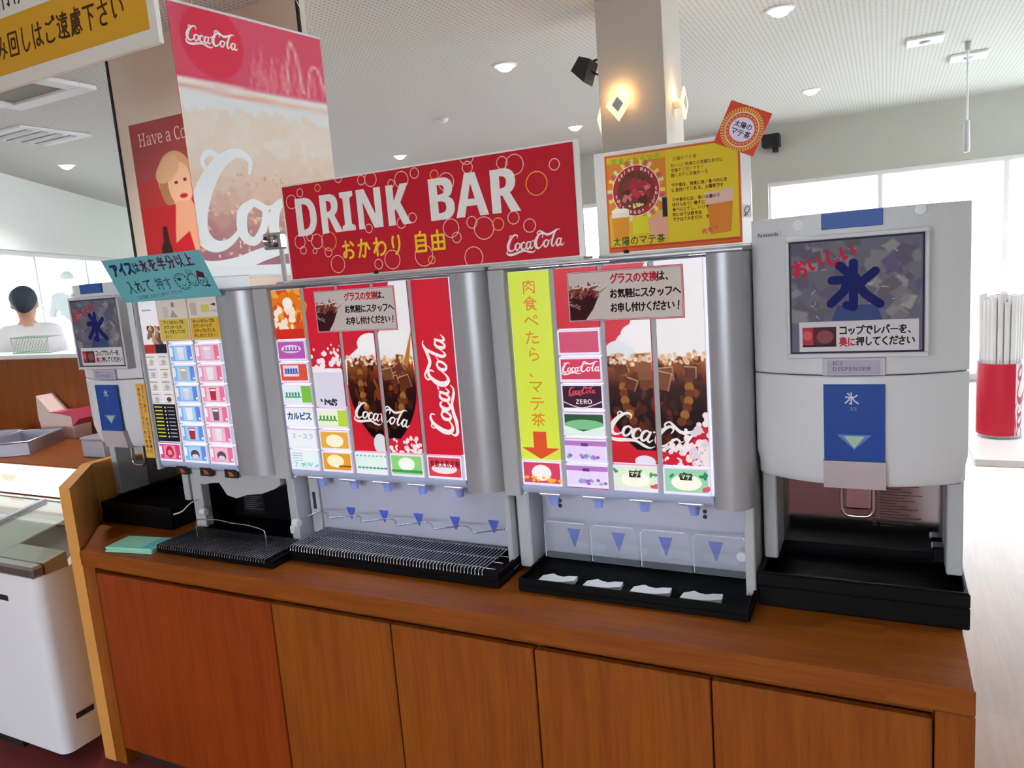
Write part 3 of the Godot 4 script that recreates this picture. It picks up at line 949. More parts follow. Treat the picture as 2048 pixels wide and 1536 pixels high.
func print_panels_a() -> Image:
	var im := canvas(1225, 1080, hexc("cc2033"))
	var rng := RandomNumberGenerator.new()
	rng.seed = 21
	# first column: orange splash and six labels
	rect(im, 0, 0, 245, 290, hexc("d8561c"))
	for i in 60:
		disc(im, rng.randf_range(0, 245), rng.randf_range(0, 230), rng.randf_range(10, 46), rng.randf_range(10, 40), [hexc("e07a1c"), hexc("e8a23c"), hexc("d8481c")][i % 3], rng.randf() * 3)
	for i in 26:
		disc(im, rng.randf_range(20, 160), rng.randf_range(110, 230), rng.randf_range(8, 26), rng.randf_range(8, 26), hexc("f6e4d0"))
	disc(im, 130, 80, 38, 34, hexc("fff6e8"))
	rect(im, 0, 232, 245, 58, hexc("d02c20"))
	# third and fourth: white foam, splash and the glass
	poly(im, [[Vector2(980, 0), Vector2(850, 0), Vector2(820, 160), Vector2(740, 290), Vector2(620, 340), Vector2(500, 420), Vector2(490, 560), Vector2(980, 560)]], hexc("eceaea"))
	disc(im, 690, 330, 90, 60, hexc("f2f0f0"))
	cola_glass(im, 738, 420, 440, 440, 31)
	poly(im, [[Vector2(900, 440), Vector2(972, 250), Vector2(940, 420), Vector2(920, 470)]], hexc("b0742c"))
	soften(im, 2)
	# second column: bubbles over red, snowy picture, three labels
	for i in 34:
		var y := rng.randf_range(330, 480)
		disc(im, 262 + rng.randf() * 216, y, 6 + (y - 330) * 0.10 * rng.randf_range(0.5, 1.3), 6 + (y - 330) * 0.10, hexc("f4e6ea"))
	rect(im, 245, 470, 245, 222, hexc("d9d6e2"))
	for i in 20:
		disc(im, 262 + rng.randf() * 216, 476, 16, 12, hexc("f4eef2"))
		disc(im, 300 + rng.randf() * 120, 640 + rng.randf() * 40, rng.randf_range(6, 14), 6, hexc("3c3650"), rng.randf() * 3)
	for i in 40:
		var x := rng.randf_range(735, 980)
		disc(im, x, 860 + rng.randf() * 86, rng.randf_range(5, 16), rng.randf_range(5, 16), hexc("f0dede"))
	disc(im, 690, 900, 46, 60, hexc("d8dce0"))
	soften(im, 1)
	script(im, 534, 640, 1.32, hexc("efe8e4"), 0.16, 1.1)
	label_box(im, 0, 290, 245, 130, hexc("b85cb0"))
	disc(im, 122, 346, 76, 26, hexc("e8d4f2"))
	scrawl(im, 62, 346, 120, 24, 7, hexc("8a3a9c"))
	label_box(im, 0, 422, 245, 128, hexc("d8553c"))
	rect(im, 40, 440, 120, 70, hexc("f0d8e4"))
	scrawl(im, 52, 476, 100, 30, 9, hexc("3a62b4"))
	label_box(im, 0, 552, 245, 138, hexc("e6f0f8"))
	rect(im, 160, 562, 73, 106, hexc("7cc048"))
	scrawl(im, 34, 620, 116, 30, 9, hexc("3c9a62"))
	label_box(im, 0, 692, 245, 130, hexc("eef6fb"))
	line_jp(im, "カルピス", 30, 722, 44, 48, 9, hexc("3c5672"), 1.06)
	label_box(im, 0, 824, 245, 126, hexc("eff5f6"))
	line_jp(im, "スースラ", 44, 850, 36, 36, 4, hexc("8a9aa8"), 1.2)
	label_box(im, 0, 950, 245, 130, hexc("e8f6f4"))
	for i in 4:
		rect(im, 30, 970 + i * 16, 80, 5, hexc("9ab8b8"))
	for i in 30:
		disc(im, rng.randf_range(20, 220), rng.randf_range(1030, 1062), 8, 6, [hexc("7cc0b4"), hexc("a5dccb"), hexc("bfe0ea")][i % 3])
	label_box(im, 245, 692, 245, 130, hexc("e9f2d2"))
	rect(im, 410, 704, 68, 100, hexc("bcd648"))
	scrawl(im, 270, 756, 130, 28, 9, hexc("4c9a48"))
	label_box(im, 245, 824, 245, 126, hexc("e6ac44"))
	disc(im, 367, 890, 64, 40, hexc("fff2d2"))  # pale centre paints the hot spot of the bulb behind
	label_box(im, 245, 950, 245, 130, hexc("e2a030"))
	disc(im, 357, 1010, 62, 40, hexc("fff0c8"))  # bulb glow drawn into the label as a pale disc
	rect(im, 380, 1036, 90, 10, hexc("8a5a1c"))
	label_box(im, 490, 944, 245, 136, hexc("def0e8"))
	for i in 8:
		disc(im, 530 + i * 26, 1040, 12, 6, hexc("4c9a78"))
		disc(im, 520 + i * 28, 966, 8, 5, hexc("7ab89a"))
	label_box(im, 735, 944, 245, 136, hexc("8ccf7a"))
	disc(im, 857, 1004, 54, 40, hexc("f4fbf0"))  # painted hot spot of the backlight
	rect(im, 755, 1040, 205, 16, hexc("3c9a5c"))
	# fifth: upright script on red, pink label
	script(im, 1022, 850, 1.92, hexc("f6eeec"), -PI / 2, 1.15)
	label_box(im, 980, 944, 245, 136, hexc("d8404e"))
	disc(im, 1100, 1020, 80, 30, hexc("f8dce0"))  # pale middle stands for the backlight glow
	for i in 6:
		pen(im, "食飲太気交軽"[i], 1012 + i * 32, 968, 28, 46, 5, hexc("7c1c30"))
	return im

func print_panels_b() -> Image:
	var im := canvas(972, 1080, hexc("cc2033"))
	var rng := RandomNumberGenerator.new()
	rng.seed = 41
	# third and fourth: foam, glass, bubbles
	poly(im, [[Vector2(700, 0), Vector2(972, 0), Vector2(972, 620), Vector2(486, 620), Vector2(486, 440), Vector2(560, 330), Vector2(610, 300)]], hexc("eeecec"))
	disc(im, 560, 420, 80, 70, hexc("dfe2e6"))
	disc(im, 640, 330, 70, 56, hexc("f4f0f2"))
	cola_glass(im, 726, 440, 480, 430, 53)
	soften(im, 2)
	script(im, 500, 660, 1.66, hexc("efe8e4"), 0.24, 1.1)
	disc(im, 590, 930, 130, 50, hexc("c8222e"))
	rect(im, 486, 890, 243, 60, hexc("c8222e"))
	for i in 70:
		var t := rng.randf()
		var x := 972.0 - t * 250.0
		var y := rng.randf_range(660 + t * 220, 950)
		var r := rng.randf_range(6, 30) * (1.0 - t * 0.7)
		disc(im, x, y, r, r, hexc("f2e2e4") if i % 3 else hexc("d9cfd6"))
	disc(im, 660, 930, 50, 30, hexc("e4dcea"))
	soften(im, 1)
	rect(im, 0, 0, 243, 944, hexc("d3e04a"))
	column_jp(im, "肉食べたら、マテ茶", 82, 40, 78, 72, 7, hexc("d88a2c"), 1.15)
	poly(im, [[Vector2(86, 800), Vector2(158, 800), Vector2(158, 884), Vector2(226, 884), Vector2(122, 942), Vector2(20, 884), Vector2(86, 884)]], hexc("d8542c"))
	label_box(im, 0, 944, 243, 136, hexc("d84460"))
	disc(im, 120, 1010, 54, 44, hexc("fff2ee"))  # backlight hot spot painted as a pale disc
	for i in 16:
		disc(im, rng.randf_range(20, 220), rng.randf_range(1034, 1056), 10, 8, hexc("e8b23c"))
	# second column
	label_box(im, 243, 290, 243, 130, hexc("cf4f70"))
	label_box(im, 243, 422, 243, 128, hexc("d23c5c"))
	script(im, 262, 444, 0.70, hexc("fbf0f4"), -0.02, 1.2)
	label_box(im, 243, 552, 243, 138, hexc("3c1a2c"))
	script(im, 290, 566, 0.50, hexc("e0506c"), -0.04, 1.2)
	letters(im, "ZERO", 330, 656, 34, hexc("ece4ea"))
	brush(im, curve([Vector2(256, 640), Vector2(360, 676), Vector2(472, 640)]), _fill(11, 5.0), hexc("e4d8e4"))
	label_box(im, 243, 692, 243, 130, hexc("2c5a3c"))
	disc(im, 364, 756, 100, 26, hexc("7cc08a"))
	poly(im, [[Vector2(256, 760), Vector2(360, 792), Vector2(474, 760), Vector2(474, 812), Vector2(256, 812)]], hexc("dff0ea"))
	for r in 2:
		var y := 824 + r * 126
		label_box(im, 243, y, 243, 126, hexc("e6d4f4"))
		rect(im, 256, y + 10, 217, 26, hexc("b878c0"))
		rect(im, 342, y + 22, 36, 16, hexc("6a3a86"))
		for i in 16:
			disc(im, rng.randf_range(262, 470), y + rng.randf_range(84, 104), 10, 8, [hexc("8a6ac0"), hexc("7cc0b0"), hexc("b48ad0")][i % 3])
	for k in 2:
		var x := 486 + k * 243
		label_box(im, x, 940, 243, 140, hexc("dfecd2") if k == 0 else hexc("9ad0ae"))
		disc(im, x + 122, 1018, 70, 40, hexc("fdfce8"))  # pale centre drawn for the lamp glow behind the button
		for i in 10:
			disc(im, x + rng.randf_range(20, 222), 974 + rng.randf() * 16, 14, 7, hexc("5a9a5c") if k == 0 else hexc("2c8a5a"), rng.randf() * 3)
		rect(im, x + 92, 972, 56, 34, hexc("2c3a2c"))
		line_jp(im, "マテ", x + 96, 976, 23, 26, 3.5, hexc("eef4e0"), 1.05)
		for i in 8:
			disc(im, x + 200 + rng.randf() * 24, 1040 + rng.randf() * 14, 9, 8, hexc("d85a6a"))
	return im

func print_panels_coffee() -> Image:
	var im := canvas(720, 1080, hexc("ece8ec"))
	var rng := RandomNumberGenerator.new()
	rng.seed = 61
	# first column: a cup picture, small tiles, a dark list
	rect(im, 40, 60, 90, 10, hexc("a8a09c"))
	for i in 30:
		disc(im, rng.randf_range(60, 230), rng.randf_range(180, 280), rng.randf_range(14, 40), 16, hexc("4c2a1c").lerp(hexc("c8a488"), rng.randf()), rng.randf() * 3)
	rect(im, 0, 290, 120, 60, hexc("b8342c"))
	rect(im, 120, 290, 120, 60, hexc("1c1c2c"))
	for r in 4:
		for c in 2:
			rect(im, 8 + c * 116, 356 + r * 84, 108, 78, hexc("dcd8dc") if (r + c) % 2 else hexc("e4dcd4"))
			rect(im, 20 + c * 116, 370 + r * 84, 70, 6, hexc("8a8688"))
			disc(im, 62 + c * 116, 406 + r * 84, 22, 16, hexc("5a4238") if r == 3 and c == 1 else hexc("b8aeb0"))
			rect(im, 22 + c * 116, 424 + r * 84, 60, 4, hexc("98908c"))
	rect(im, 0, 690, 240, 258, hexc("15141a"))
	for i in 9:
		rect(im, 24, 706 + i * 25, 74, 8, hexc("c8cc3c"))
		disc(im, 126, 712 + i * 25, 6, 6, hexc("e8e8f0"))
		rect(im, 148, 708 + i * 25, 62, 5, hexc("b8bcc8"))
	# pictured drinks in glasses and cups
	for c in 3:
		for r in 6:
			if c == 0 and r < 5: continue
			var x := c * 240
			var y := 290 + r * 131.6
			var tone: Color = hexc("d8487c") if c == 0 else (hexc("7cb8ea") if c == 1 else hexc("ec9cb4"))
			label_box(im, x, y, 240, 131, tone, hexc("eceafa"))
			rect(im, x + 60, y + 18, 112, 92, tone.lerp(hexc("ffffff"), 0.35))
			rect(im, x + 178, y + 12, 40, 98, tone.lerp(hexc("3a3ac0") if c == 1 else hexc("d02c5c"), 0.35))
			var cup := [hexc("b0303c"), hexc("6a5a6c"), hexc("e6e2e8"), hexc("c8b09c"), hexc("dcd4e4"), hexc("f0ecf2")]
			if r == 5:
				disc(im, x + 116, y + 74, 40, 34, hexc("5c4a58"))
				disc(im, x + 116, y + 88, 30, 18, hexc("d8ccd4"))
			else:
				poly(im, [[Vector2(x + 86, y + 22), Vector2(x + 148, y + 22), Vector2(x + 140, y + 106), Vector2(x + 94, y + 106)]], cup[(r + c * 2) % 6])
				rect(im, x + 92, y + 30, 50, 14, hexc("faf6fa"))
			if c == 0:
				disc(im, x + 116, y + 64, 36, 42, hexc("b8243c"))
				disc(im, x + 116, y + 70, 22, 20, hexc("e88a90"))
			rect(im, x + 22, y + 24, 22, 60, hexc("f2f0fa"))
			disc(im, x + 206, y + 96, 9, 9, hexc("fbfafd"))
	return im

func print_straw_label() -> Image:
	var im := canvas(512, 256, hexc("c3283c"))
	rect(im, 14, 0, 70, 256, hexc("efe6e8"))
	script(im, 24, 230, 0.66, hexc("b8606c"), -PI / 2, 1.0)
	return im


# ---------------------------------------------------------------- scene
func _ready() -> void:
	TS = TextServerManager.get_primary_interface()
	font_bold = SystemFont.new()
	font_bold.font_names = PackedStringArray(["Droid Sans"])
	font_bold.font_weight = 700
	font_plain = SystemFont.new()
	font_plain.font_names = PackedStringArray(["Droid Sans"])
	font_serif = SystemFont.new()
	font_serif.font_names = PackedStringArray(["Droid Serif"])

	# camera, measured from the vanishing points of the counter and the machines
	var cam := Camera3D.new()
	cam.name = "camera"
	cam.transform = Transform3D(Basis(Vector3(0.893935, -0.077089, -0.441516), Vector3(0.001149, 0.985488, -0.169742), Vector3(0.448194, 0.151231, 0.881051)), Vector3(0, 1.58, 1.45))
	cam.fov = 54.615
	cam.near = 0.05
	cam.far = 200.0
	add_child(cam)
	cam.current = true

	# overcast daylight that enters through the windows
	var sky_mat := ProceduralSkyMaterial.new()
	sky_mat.sky_top_color = Color(0.86, 0.93, 1.0)
	sky_mat.sky_horizon_color = Color(0.97, 0.985, 1.0)
	sky_mat.ground_horizon_color = Color(0.9, 0.9, 0.9)
	sky_mat.ground_bottom_color = Color(0.6, 0.6, 0.6)
	sky_mat.sky_energy_multiplier = SKY
	sky_mat.ground_energy_multiplier = SKY * 0.6
	var env := Environment.new()
	var sky := Sky.new()
	sky.sky_material = sky_mat
	env.background_mode = Environment.BG_SKY
	env.sky = sky
	env.tonemap_mode = Environment.TONE_MAPPER_LINEAR
	env.tonemap_exposure = 1.0
	env.sdfgi_enabled = true
	env.ssao_enabled = true
	env.ssil_enabled = true
	var we := WorldEnvironment.new()
	we.name = "world_environment"
	we.environment = env
	add_child(we)

	make_materials()
	build_room()
	build_counter()
	build_freezer_corner()
	build_dispensers()
	build_ice_dispensers()
	build_signs()
	build_fixtures()
	build_back_right()
	build_people()

const SKY := 4.1
const LAMP := 3.0

func make_materials() -> void:
	var wd := wood_image(512, 512, hexc("783808"), hexc("92500e"), 4)
	var wt := ImageTexture.create_from_image(wd)
	M.wood = mat(Color(1, 1, 1), 0.5)
	M.wood.metallic_specular = 0.35
	M.wood.albedo_texture = wt
	M.wood.uv1_scale = Vector3(1.3, 1.3, 1)
	M.wood_pale_lit = mat(hexc("fff0dc"), 0.42)  # pale wood, lightened further to put light onto the splayed panel
	M.wood_pale_lit.albedo_texture = ImageTexture.create_from_image(wood_image(256, 256, hexc("c89048"), hexc("dca65c"), 9))
	M.wood_pale_lit.uv1_scale = Vector3(1.3, 1.3, 1)
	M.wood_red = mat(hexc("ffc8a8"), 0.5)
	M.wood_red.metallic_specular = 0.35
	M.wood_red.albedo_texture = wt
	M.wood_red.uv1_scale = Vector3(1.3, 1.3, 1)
	M.kick = mat(hexc("1c1614"), 0.7)
	M.silver = mat(hexc("a6a6aa"), 0.36, 0.3)
	M.grey = mat(hexc("a8a8aa"), 0.45)
	M.grey_light = M.grey
	M.white_plastic = mat(hexc("c9c9cb"), 0.42)
	M.white_cover = mat(hexc("d4d4d6"), 0.4)
	M.beige_cover = M.white_cover
	M.black = mat(hexc("08080a"), 0.4)
	M.black.metallic_specular = 0.25
	M.black_matt = mat(hexc("101012"), 0.7)
	M.steel = mat(hexc("a9a8b6"), 0.4, 0.25)
	M.stainless = mat(hexc("a8a4a6"), 0.10, 1.0)
	M.chrome_dull = mat(hexc("8c8a86"), 0.25, 0.8)
	M.chrome = mat(hexc("d4d4d8"), 0.12, 1.0)
	M.wire = mat(hexc("b8b8c0"), 0.25, 0.9)
	M.blue_mark = mat(hexc("3c58b8"), 0.5)
	M.blue_label = mat(hexc("2454a0"), 0.5)
	M.teal_lip = mat(hexc("b8c4e0"), 0.2)
	M.acrylic = mat(Color(0.9, 0.94, 0.98, 0.06), 0.05)
	M.acrylic.transparency = BaseMaterial3D.TRANSPARENCY_ALPHA
	M.glass = mat(Color(0.93, 0.97, 0.96, 0.14), 0.02)
	M.glass.transparency = BaseMaterial3D.TRANSPARENCY_ALPHA
	M.lid_glass = mat(Color(0.62, 0.66, 0.58, 0.30), 0.03)
	M.lid_glass.transparency = BaseMaterial3D.TRANSPARENCY_ALPHA
	M.lightbox = mat(hexc("f0eefa"), 0.3)
	M.lightbox.emission_enabled = true
	M.lightbox.emission = hexc("dfe0fa")
	M.lightbox.emission_energy_multiplier = 0.45
	M.paper = mat(hexc("efebe4"), 0.8)
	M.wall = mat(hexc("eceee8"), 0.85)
	M.pillar = mat(hexc("dccbb8"), 0.8)
	M.column = mat(hexc("b4ab9f"), 0.8)
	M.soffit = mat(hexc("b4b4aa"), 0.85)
	M.frame_white = mat(hexc("e6e6e4"), 0.5)
	M.ink = mat(hexc("0f0d10"), 0.6)
	M.ground = mat(hexc("d0cec8"), 0.9)
	var ci := canvas(64, 64, hexc("d6d9d2"))
	for gy in 4:
		for gx in 4:
			disc(ci, gx * 16 + 8, gy * 16 + 8, 3.2, 3.2, hexc("a4a59a"))
	M.ceiling = mat(Color(1, 1, 1), 0.9)
	M.ceiling.albedo_texture = ImageTexture.create_from_image(ci)
	M.ceiling.uv1_triplanar = true
	M.ceiling.uv1_world_triplanar = true
	M.ceiling.uv1_scale = Vector3(8, 8, 8)
	var fi := wood_image(256, 256, hexc("74594a"), hexc("8a6a54"), 12)
	M.floor_light = mat(Color(1, 1, 1), 0.38)
	M.floor_light.albedo_texture = ImageTexture.create_from_image(fi)
	M.floor_light.uv1_triplanar = true
	M.floor_light.uv1_world_triplanar = true
	M.floor_light.uv1_scale = Vector3(0.8, 0.8, 0.8)
	var n := FastNoiseLite.new()
	n.seed = 3
	n.frequency = 0.3
	var cp := NoiseTexture2D.new()
	cp.width = 256
	cp.height = 256
	cp.noise = n
	cp.seamless = true
	var gr := Gradient.new()
	gr.set_color(0, hexc("4a0c0c"))
	gr.set_color(1, hexc("701814"))
	cp.color_ramp = gr
	M.carpet = mat(Color(1, 1, 1), 0.95)
	M.carpet.albedo_texture = cp
	M.carpet.uv1_triplanar = true
	M.carpet.uv1_world_triplanar = true
	M.carpet.uv1_scale = Vector3(6, 6, 6)

# a wall slab between two floor points, with openings [from, to, sill, head] measured along it
func wall_slab(st: SurfaceTool, a: Vector2, b: Vector2, y0: float, y1: float, thick: float, holes: Array) -> void:
	var d := (b - a).normalized()
	var L := (b - a).length()
	var nrm := Vector2(d.y, -d.x)
	var cut := [0.0, L]
	for h in holes:
		cut.append(h[0])
		cut.append(h[1])
	cut.sort()
	for i in cut.size() - 1:
		var s0: float = cut[i]
		var s1: float = cut[i + 1]
		if s1 - s0 < 0.001: continue
		var spans := [[y0, y1]]
		for h in holes:
			if h[0] <= s0 + 0.001 and h[1] >= s1 - 0.001:
				spans = [[y0, h[2]], [h[3], y1]]
		for sp in spans:
			if sp[1] - sp[0] < 0.001: continue
			var p := a + d * s0
			var q := a + d * s1
			var o := nrm * thick
			extr(st, PackedVector2Array([Vector2(p.y, p.x), Vector2(q.y, q.x), Vector2(q.y + o.y, q.x + o.x), Vector2(p.y + o.y, p.x + o.x)]), 1, sp[0], sp[1])

func build_room() -> void:
	var H := 3.0
	# floor: light boards to the right, dark red carpet on the freezer side and in front
	var st := mb()
	rbox(st, Vector3(-1.2, -0.2, -8.0), Vector3(5, 0, -0.8))
	rbox(st, Vector3(0.2, -0.2, -0.8), Vector3(5, 0, 6))
	struct("floor", st, M.floor_light, "pale glossy floor reflecting the daylight beside the counter")
	st = mb()
	rbox(st, Vector3(-14, -0.2, -14), Vector3(-1.2, -0.001, -0.8))
	rbox(st, Vector3(-14, -0.2, -0.8), Vector3(0.2, -0.001, 6))
	struct("floor_carpet", st, M.carpet, "dark red carpet on the floor below the freezer")
	st = mb()
	rbox(st, Vector3(-14, H, -14), Vector3(5, H + 0.2, 6))
	struct("ceiling", st, M.ceiling, "pale ceiling of perforated acoustic boards")
	# back wall with the wide window
	st = mb()
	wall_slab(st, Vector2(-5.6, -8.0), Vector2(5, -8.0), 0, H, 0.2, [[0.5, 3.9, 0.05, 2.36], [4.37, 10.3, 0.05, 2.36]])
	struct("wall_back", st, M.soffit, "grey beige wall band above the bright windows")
	# skew wall at the far left with a window strip
	st = mb()
	wall_slab(st, Vector2(-6.6, -1.1), Vector2(-13.4, -10.46), 0, H, 0.2, [[0.5, 11.0, 0.9, 2.2]])
	struct("wall_left", st, M.wall, "pale wall above the window strip at the far left")
	st = mb()
	wall_slab(st, Vector2(-6.6, 6.0), Vector2(-6.6, -1.1), 0, H, 0.2, [])
	wall_slab(st, Vector2(-13.4, -10.46), Vector2(-5.6, -8.0), 0, H, 0.2, [])
	struct("wall_side", st, M.wall, "pale side wall of the room")
	st = mb()
	wall_slab(st, Vector2(5, -8), Vector2(5, 6), 0, H, 0.2, [[0.4, 4.4, 0.05, 2.36]])
	struct("wall_right", st, M.wall, "pale right wall of the room with windows")
	st = mb()
	wall_slab(st, Vector2(5, 6), Vector2(-6.6, 6), 0, H, 0.2, [[4.6, 8.2, 0.9, 2.2]])
	struct("wall_front", st, M.wall, "pale wall behind the viewer with an added window strip for frontal fill")
	# window frames and panes
	window_in("window_1", Vector3(-5.1, 0, -8.1), 3.4, 0.05, 2.36, 3)
	window_in("window_2", Vector3(-1.23, 0, -8.1), 5.93, 0.05, 2.36, 5)
	window_in("window_3", Vector3(-6.975, 0, -1.446), 10.5, 0.9, 2.2, 7, atan2(0.809, -0.588))
	window_in("window_4", Vector3(-3.2, 0, 6.1), 3.6, 0.9, 2.2, 3)  # added, unseen window, sized for soft fill on the machine fronts
	window_in("window_5", Vector3(5.1, 0, -3.6), 4.0, 0.05, 2.36, 3, PI / 2)
	# ground outside
	st = mb()
	rbox(st, Vector3(-60, -0.5, -60), Vector3(60, -0.25, 40))
	struct("floor_outside", st, M.ground, "bright paved ground outside the windows")

func window_in(called: String, at: Vector3, w: float, y0: float, y1: float, n: int, turn := 0.0) -> void:
	var o := Node3D.new()
	o.name = called
	add_child(o)
	o.position = at
	o.rotation.y = turn
	o.set_meta("kind", "structure")
	o.set_meta("label", "bright window with slim white frame, overexposed by daylight")
	o.set_meta("category", "window")
	var st := mb()
	rbox(st, Vector3(0, y0, -0.04), Vector3(w, y0 + 0.05, 0.04), 0.004)
	rbox(st, Vector3(0, y1 - 0.05, -0.04), Vector3(w, y1, 0.04), 0.004)
	part("window_frame", st, M.frame_white, o)
	for i in n + 1:
		var x := w * i / n
		boxp("mullion", Vector3(x - 0.025, y0 + 0.05, -0.03), Vector3(x + 0.025, y1 - 0.05, 0.03), M.frame_white, o)
	for i in n:
		boxp("pane", Vector3(w * i / n + 0.025, y0 + 0.05, -0.003), Vector3(w * (i + 1) / n - 0.025, y1 - 0.05, 0.003), M.glass, o, 0.0)

# ---------------------------------------------------------------- the wooden counter
const CH := 0.7695

func build_counter() -> void:
	var c := thing("counter", "long orange brown wooden counter with flat doors carrying the drink machines", "counter")
	var x0 := -2.44
	var x1 := 0.146
	boxp("worktop", Vector3(-2.40, CH - 0.052, -0.80), Vector3(x1, CH, 0.0), M.wood, c, 0.003, 0)
	# carcass: frame around the doors, recessed groove above them
	boxp("side_panel", Vector3(0.082, 0.0, -0.78), Vector3(x1, CH - 0.0525, -0.001), M.wood, c, 0.002)
	boxp("stile", Vector3(-2.40, 0.0, -0.78), Vector3(-2.335, CH - 0.0525, -0.001), M.wood, c, 0.002)
	boxp("groove_rail", Vector3(-2.334, CH - 0.09, -0.05), Vector3(0.081, CH - 0.0525, -0.03), M.wood, c, 0.0, 0)
	boxp("carcass", Vector3(-2.334, 0.05, -0.78), Vector3(0.081, CH - 0.06, -0.052), M.wood, c, 0.0)
	boxp("plinth", Vector3(-2.334, 0.0, -0.12), Vector3(0.081, 0.06, -0.05), M.kick, c, 0.0)
	var edges := [-2.333, -1.5615, -1.147, -0.737, -0.327, 0.080]
	for i in 5:
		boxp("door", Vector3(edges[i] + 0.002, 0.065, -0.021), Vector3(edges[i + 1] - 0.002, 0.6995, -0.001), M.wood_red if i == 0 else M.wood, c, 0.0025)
	# splayed upstand at the left end
	var st := mb()
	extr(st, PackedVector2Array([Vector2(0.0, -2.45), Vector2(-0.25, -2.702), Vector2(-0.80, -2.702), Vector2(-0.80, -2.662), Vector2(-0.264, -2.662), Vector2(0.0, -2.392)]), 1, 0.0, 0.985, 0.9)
	part("end_panel", st, M.wood_pale_lit, c)
	boxp("left_worktop", Vector3(-2.661, CH - 0.052, -0.80), Vector3(-2.401, CH - 0.0005, -0.27), M.wood, c, 0.0, 0)
	st = mb()
	extr(st, PackedVector2Array([Vector2(-0.02, -2.401), Vector2(-0.267, -2.655), Vector2(-0.27, -2.401)]), 1, CH - 0.05, CH - 0.001)
	part("corner_worktop", st, M.wood, c)
	# folded cloth lying on the worktop
	var k := thing("folded_cloth", "pale green folded cleaning cloth with turquoise stripes lying on the counter", "cloth", Vector3(-2.205, CH, -0.085), "", 0.16)
	st = mb()
	for i in 4:
		var s := Vector2(0.097 - 0.003 * (i % 2), 0.052 - 0.002 * (i % 3))
		extr(st, PackedVector2Array([Vector2(-s.y, -s.x), Vector2(-s.y * 0.96, s.x), Vector2(s.y, s.x * 0.99), Vector2(s.y * 0.98, -s.x * 0.98)]), 1, 0.001 + i * 0.0042, 0.0048 + i * 0.0042)
	part("cloth_layers", st, mat(hexc("8fd0b8"), 0.95), k)
	st = mb()
	for i in 3:
		rbox(st, Vector3(0.05 + i * 0.013, 0.0177, -0.045), Vector3(0.058 + i * 0.013, 0.0182, 0.045), 0.0)
	part("stripe", st, mat(hexc("3cb4c8"), 0.95), k)

# ---------------------------------------------------------------- drink machines
const TOP := 1.575
const FRONT := -0.20

func arc_pts(c: Vector2, r: float, a0: float, a1: float, n := 10) -> PackedVector2Array:
	var p := PackedVector2Array()
	for i in n + 1:
		var a := lerpf(a0, a1, float(i) / n)
		p.append(c + Vector2(cos(a), sin(a)) * r)
	return p

# lit front: panels with their picture and the buttons below it
func lit_front(o: Node3D, x0: float, pitch: float, n: int, im: Image, starts: Array, glow: float) -> void:
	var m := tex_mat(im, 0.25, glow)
	var wpx := float(im.get_width())
	var px := wpx / n
	for k in n:
		var cx := x0 + pitch * (k + 0.5)
		var y1: float = starts[k]
		var w := pitch - 0.014
		var inset := 0.0070 / pitch * px
		var uv := Rect2((k * px + inset) / wpx, 0.0, (px - 2.0 * inset) / wpx, (TOP - y1) / 0.54)
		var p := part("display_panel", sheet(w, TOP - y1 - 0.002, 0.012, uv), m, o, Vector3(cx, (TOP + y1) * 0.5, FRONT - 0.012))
		var rows := roundi((y1 - 1.035) / 0.066)
		for r in rows:
			var ya := y1 - r * (y1 - 1.035) / rows
			var yb := y1 - (r + 1) * (y1 - 1.035) / rows
			var ub := Rect2((k * px + inset) / wpx, (TOP - ya) / 0.54, (px - 2.0 * inset) / wpx, (ya - yb) / 0.54)
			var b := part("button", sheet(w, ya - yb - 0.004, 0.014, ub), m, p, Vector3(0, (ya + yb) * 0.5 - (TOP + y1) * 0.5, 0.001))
			b.set_meta("label", "backlit drink selection button")
		# bar between the panels
		if k > 0:
			boxp("divider", Vector3(cx - pitch * 0.5 - 0.0060, 1.03, FRONT - 0.02), Vector3(cx - pitch * 0.5 + 0.0060, TOP, FRONT - 0.002), M.grey, o, 0.001)
	var lb := boxp("lightbox", Vector3(x0, 1.032, FRONT - 0.03), Vector3(x0 + pitch * n, TOP, FRONT - 0.0125), M.lightbox, o, 0.0)
	lb.set_meta("label", "glowing white light box behind the panels")
	var st := mb()
	extr(st, PackedVector2Array([Vector2(1.034, FRONT + 0.001), Vector2(1.026, FRONT - 0.001), Vector2(1.014, FRONT - 0.008), Vector2(1.012, FRONT - 0.011), Vector2(1.034, FRONT - 0.011)]), 0, x0 + 0.001, x0 + pitch * n - 0.001, 0.5)
	part("panel_lip", st, M.teal_lip, o)
	var l := AreaLight3D.new()
	l.name = "panel_light"
	l.area_size = Vector2(pitch * n, 0.54)
	l.light_energy = 0.10 * n / 5.0
	l.light_color = Color(1.0, 0.9, 0.9)
	l.shadow_enabled = true
	l.position = Vector3(x0 + pitch * n * 0.5, 1.305, FRONT + 0.02)
	l.rotation.y = PI
	o.add_child(l)

